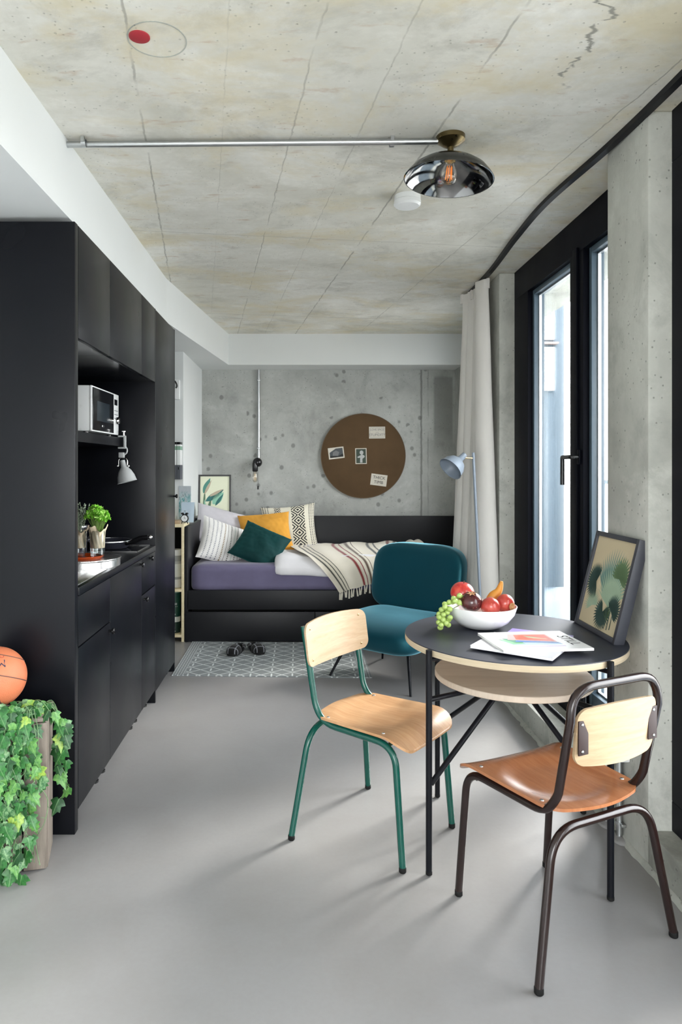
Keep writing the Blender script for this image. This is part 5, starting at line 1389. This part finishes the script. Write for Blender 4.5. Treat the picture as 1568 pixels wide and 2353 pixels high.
for (x, y) in ((.05, .045), (.075, .045), (.095, .05)):
    obj('printed_stem', MB().poly([(x, y - .015, -.0070), (x + .006, y - .015, -.0070), (x + .003, y + .06, -.0070), (x - .001, y + .06, -.0070)], Mp), pg['p2'], pp, False)

# ------------------------------------------------------------------ socket box and pipes on the pillar
sb = thing('socket_box', (1.15, 2.57, .34), 'white double socket box on the concrete pillar behind the chair', 'socket')
obj('housing', MB().box(XK - .058, XK, 2.47, 2.655, .300, .392, .006), M['white_plastic'], sb)
for y in (2.515, 2.607):
    obj('socket_face', MB().box(XK - .062, XK - .057, y - .036, y + .036, .310, .382, .003), M['white_paint'], sb)
    obj('socket_hole', MB().lathe([(.021, 0.0), (.021, .001), (0, .001)], 24, (XK - .062, y, .346), Matrix.Rotation(-math.pi / 2, 4, 'Y')), M['ink_pale'], sb)
for y in (2.525, 2.635):
    cp = thing('wall_conduit', (XK - .012, y, 0), ('galvanised pipe below the socket box, the one nearer the second window' if y < 2.6 else 'galvanised pipe below the socket box, the one nearer the balcony door'), 'conduit', 'pipes under the socket box')
    obj('pipe', MB().tube([(XK - .014, y, .012), (XK - .014, y, .300)], .0105, 14), M['zinc'], cp)
    for z in ((.06, .235) if y < 2.6 else (.10, .245)):
        obj('pipe_clip', MB().lathe([(.011, -.006), (.0135, -.006), (.0135, .006), (.011, .006)], 18, (XK - .014, y, z), close=True).box(XK - .018, XK - .001, y - .028, y - .012, z - .005, z + .005, .001), M['zinc'], cp)
    one('screed_patch', MB().ell((XK - .016, y, .002), (.030, .05, .012), 16, 6, .8, .8), M['floor'], ('cement patch at the foot of the pipe nearer the second window' if y < 2.6 else 'cement patch at the foot of the pipe nearer the balcony door'), 'cement patch', 'cement patches at the pipes')

# ------------------------------------------------------------------ crate, ivy, basketball
ca = math.radians(14); CRM = Matrix.Translation((-0.848, 2.335, 0)) @ Matrix.Rotation(ca, 4, 'Z')      # origin: front right foot of the crate
CL, CD, CH = .50, .175, .495
cr_ = thing('wooden_crate', (-1.08, 2.36, 0), 'weathered grey wooden crate standing on end under the ivy', 'crate')
x = 0.0
k = 0
while x > -CL:
    x1 = max(x - .078, -CL)
    obj('front_slat', MB().box(x1 + .003, x - .003, 0, .012, .004, CH - .004 + .003 * (k % 2), .002, M=CRM), M['crate'], cr_)
    x = x1; k += 1
obj('end_board', MB().box(-.014, .0, .014, CD, 0, CH, .002, M=CRM), M['crate'], cr_)
obj('end_board', MB().box(-CL, -CL + .014, .014, CD, 0, CH, .002, M=CRM), M['crate'], cr_)
obj('top_board', MB().box(-CL, .002, .002, CD * .45, CH, CH + .012, .002, M=CRM), M['crate'], cr_)
obj('top_board', MB().box(-CL, .002, CD * .52, CD, CH, CH + .012, .002, M=CRM), M['crate'], cr_)
obj('bottom_board', MB().box(-CL + .015, -.015, .014, CD, .004, .016, .002, M=CRM), M['crate'], cr_)
obj('back_slat', MB().box(-CL + .015, -.015, CD - .012, CD, .2, .30, .002, M=CRM), M['crate'], cr_)

# basketball
bc, br = Vector((-1.052, 2.405, .624)), .102
bk = thing('basketball', (bc.x, bc.y, bc.z - br), 'orange basketball resting on top of the ivy crate', 'ball')
t = NT('orange_ball_rubber'); v = t.vor(t.co('Object'), 300); t.p(col=t.mix(t.noise(t.co('Object'), 12, 3), hx('#bd6540'), hx('#c97a55')), rough=.55); t.bump(t.rg(v, 0, .6), .35, .002); M['ball'] = t.m
obj('rubber', MB().ell(bc, (br, br, br), 64, 40), M['ball'], bk, ang=180)
M['ball_line'] = rgb('ball_seam', '#5a4038', .6)
def ring(n, off):
    n = Vector(n).normalized(); a = n.orthogonal().normalized(); b = n.cross(a); rr = math.sqrt(br * br - off * off)
    pts = [bc + n * off + (a * math.cos(k * math.pi / 32) + b * math.sin(k * math.pi / 32)) * (rr + .0002) for k in range(65)]
    obj('seam', MB().tube(pts, .0016, 6, cap=False), M['ball_line'], bk)
ring((.1, .39, .9), .0); ring((.12, .40, .9), .068); ring((.98, .25, .1), .02)
def on_ball(az, el, rot):
    n = Vector((math.sin(az) * math.cos(el), -math.cos(az) * math.cos(el), math.sin(el))); up = Vector((0, 0, 1)); xa = up.cross(n).normalized(); ya = n.cross(xa)
    Mr = Matrix((xa, ya, n)).transposed().to_4x4(); Mr.translation = bc + n * (br + .0004); return Mr @ Matrix.Rotation(rot, 4, 'Z')
def wrap_text(s_, size, az, el, col, nm):
    mb = text_mb(s_, size, on_ball(az, el, math.pi))
    mb.v = [bc + (q - bc).normalized() * (br + .0006) for q in mb.v]
    obj(nm, mb, col, bk, False)
wrap_text('MI', .040, .575, .70, rgb('ball_blue_print', '#2a2f44', .5), 'lettering')
wrap_text('OFF', .022, .56, .98, rgb('ball_red_print', '#9c3a28', .5), 'lettering')

# ivy
iv = thing('ivy_plant', (-1.05, 2.33, 0), 'trailing green ivy spilling over the crate', 'plant')
LC = [('#1f5226', '#153b1c'), ('#357335', '#1f5226'), ('#64984a', '#346f35'), ('#2e6538', '#7ba070'), ('#93ad48', '#5c8a3c')]
lm = []
for k, (a, b) in enumerate(LC):
    t = NT('ivy_leaf_%s' % 'abcde'[k]); xyz = t.sep(t.co('Object'))
    vein = t.rg(t.math('ABSOLUTE', xyz[0]), .0012, .0006)
    sp = t.noise(t.co('Object'), 90, 4, .6)
    c = t.mix(t.rg(sp, .4, .62), hx(a), hx(b)); c = t.mix(t.math('MULTIPLY', vein, .22), c, hx('#a9cf94'))
    t.p(col=c, rough=.42, spec=.45); t.bump(sp, .25, .003); lm.append(t.m)
def ivy_mesh(mat, s_, j):
    rn = random.Random(j)
    out = [(0, .0), (.30, -.10), (.62, .0), (.92, .22), (.60, .36), (.66, .66), (.34, .66), (.0, 1.12), (-.34, .66), (-.66, .66), (-.60, .36), (-.92, .22), (-.62, .0), (-.30, -.10)]
    out = [(p[0] * (1 + rn.uniform(-.1, .1)) * .56, p[1] * (1 + rn.uniform(-.08, .08))) for p in out]
    def z(p): return -.25 * abs(p[0]) - .30 * p[1] * p[1] * .6 + .05 * math.sin(p[0] * 9 + p[1] * 7)
    vs = [Vector((0, .38, .02)) * s_] + [Vector((p[0], p[1], z(p))) * s_ for p in out]
    n = len(out)
    mb = MB().add(vs, [(0, 1 + i, 1 + (i + 1) % n) for i in range(n)])
    o = obj('leaf', mb, mat, iv, True, local=True, ang=180); return o
protos = []
for k in range(5):
    o = ivy_mesh(lm[k], .040, k); o.location = (-.25 + k * .02, .02, .40); o.rotation_euler = (.9, 0, k); protos.append(o)
rn = random.Random(21)
nleaf = 5
vine = MB()
ivo = iv.location.copy()
def add_leaf(p, nrm, down, sc):
    global nleaf
    if nleaf >= 298: return
    w_ = (6, 11, 7, 4.6, 1.4); r_ = rn.uniform(0, 29.9); k = 0
    while r_ > w_[k]: r_ -= w_[k]; k += 1
    o = bpy.data.objects.new('leaf', protos[k].data); C.objects.link(o); o.parent = iv
    za = nrm.normalized(); ya = (down - za * down.dot(za)).normalized(); xa = ya.cross(za)
    Mr = Matrix((xa, ya, za)).transposed().to_4x4(); Mr.translation = p - ivo
    o.matrix_local = Mr @ Matrix.Scale(sc, 4); nleaf += 1
def lp(x, y, z): return CRM @ Vector((x, y, z))
for i in [22, 23, 24, 25, 26, 27, 28, 29] + list(range(22)):
    if i < 22:   # over the front
        x0 = -.215 + .180 * ((i * 0.618) % 1.0); y0 = rn.uniform(.03, .12)
        L = rn.choice((.26, .34, .42, .46, .48)); x1 = x0 + rn.uniform(-.04, .035)
        if x0 > -.06: L = rn.choice((.14, .22, .42))
        pts = [lp(x0, y0, CH + .02), lp(x0 + rn.uniform(-.02, .02), .02, CH + .045), lp((x0 + x1) / 2, -.03, CH - .02)]
        n = 6
        for k in range(1, n + 1):
            pts.append(lp(x1 + .022 * math.sin(k * 1.7 + i), -.025 - rn.uniform(0, .035), max(.012, CH - .03 - L * k / n)))
    elif i < 26:  # on the top, around the ball
        x0 = -.26 + .06 * (i - 22); pts = [lp(x0, .13, CH + .02), lp(x0 + .03, .08, CH + .05), lp(x0 + .06, .03, CH + .06), lp(x0 + .09, .0, CH + .03)]
    else:        # over the right end
        L = rn.uniform(.18, .32) if i < 28 else rn.uniform(.05, .12)
        pts = [lp(-.04, .06, CH + .02), lp(.0, .07 + .02 * (i - 26), CH + .03), lp(.035, .07, CH - .02)] + [lp(.040 + .015 * math.sin(k * 2 + i), .06 + .01 * k, CH - .03 - L * k / 4) for k in range(1, 5)]
    pth = crv(pts, 6)
    vine.tube(pth, .0013, 5)
    acc = rn.uniform(0, .03)
    for k in range(1, len(pth)):
        acc += (pth[k] - pth[k - 1]).length
        if acc > .0345:
            acc = 0
            out = Vector((rn.uniform(-.7, .8), -1.0, rn.uniform(-.1, .75)))
            side = Vector((rn.uniform(-.022, .022), rn.uniform(-.025, .004), rn.uniform(-.012, .012)))
            add_leaf(pth[k] + side, out, Vector((rn.uniform(-.7, .7), rn.uniform(-.2, .2), -1)), rn.uniform(.85, 1.4))
            vine.tube([pth[k], pth[k] + side], .0008, 4)
tag(obj('vine', vine, rgb('vine_stem', '#6f8f63', .6), iv), kind='stuff')
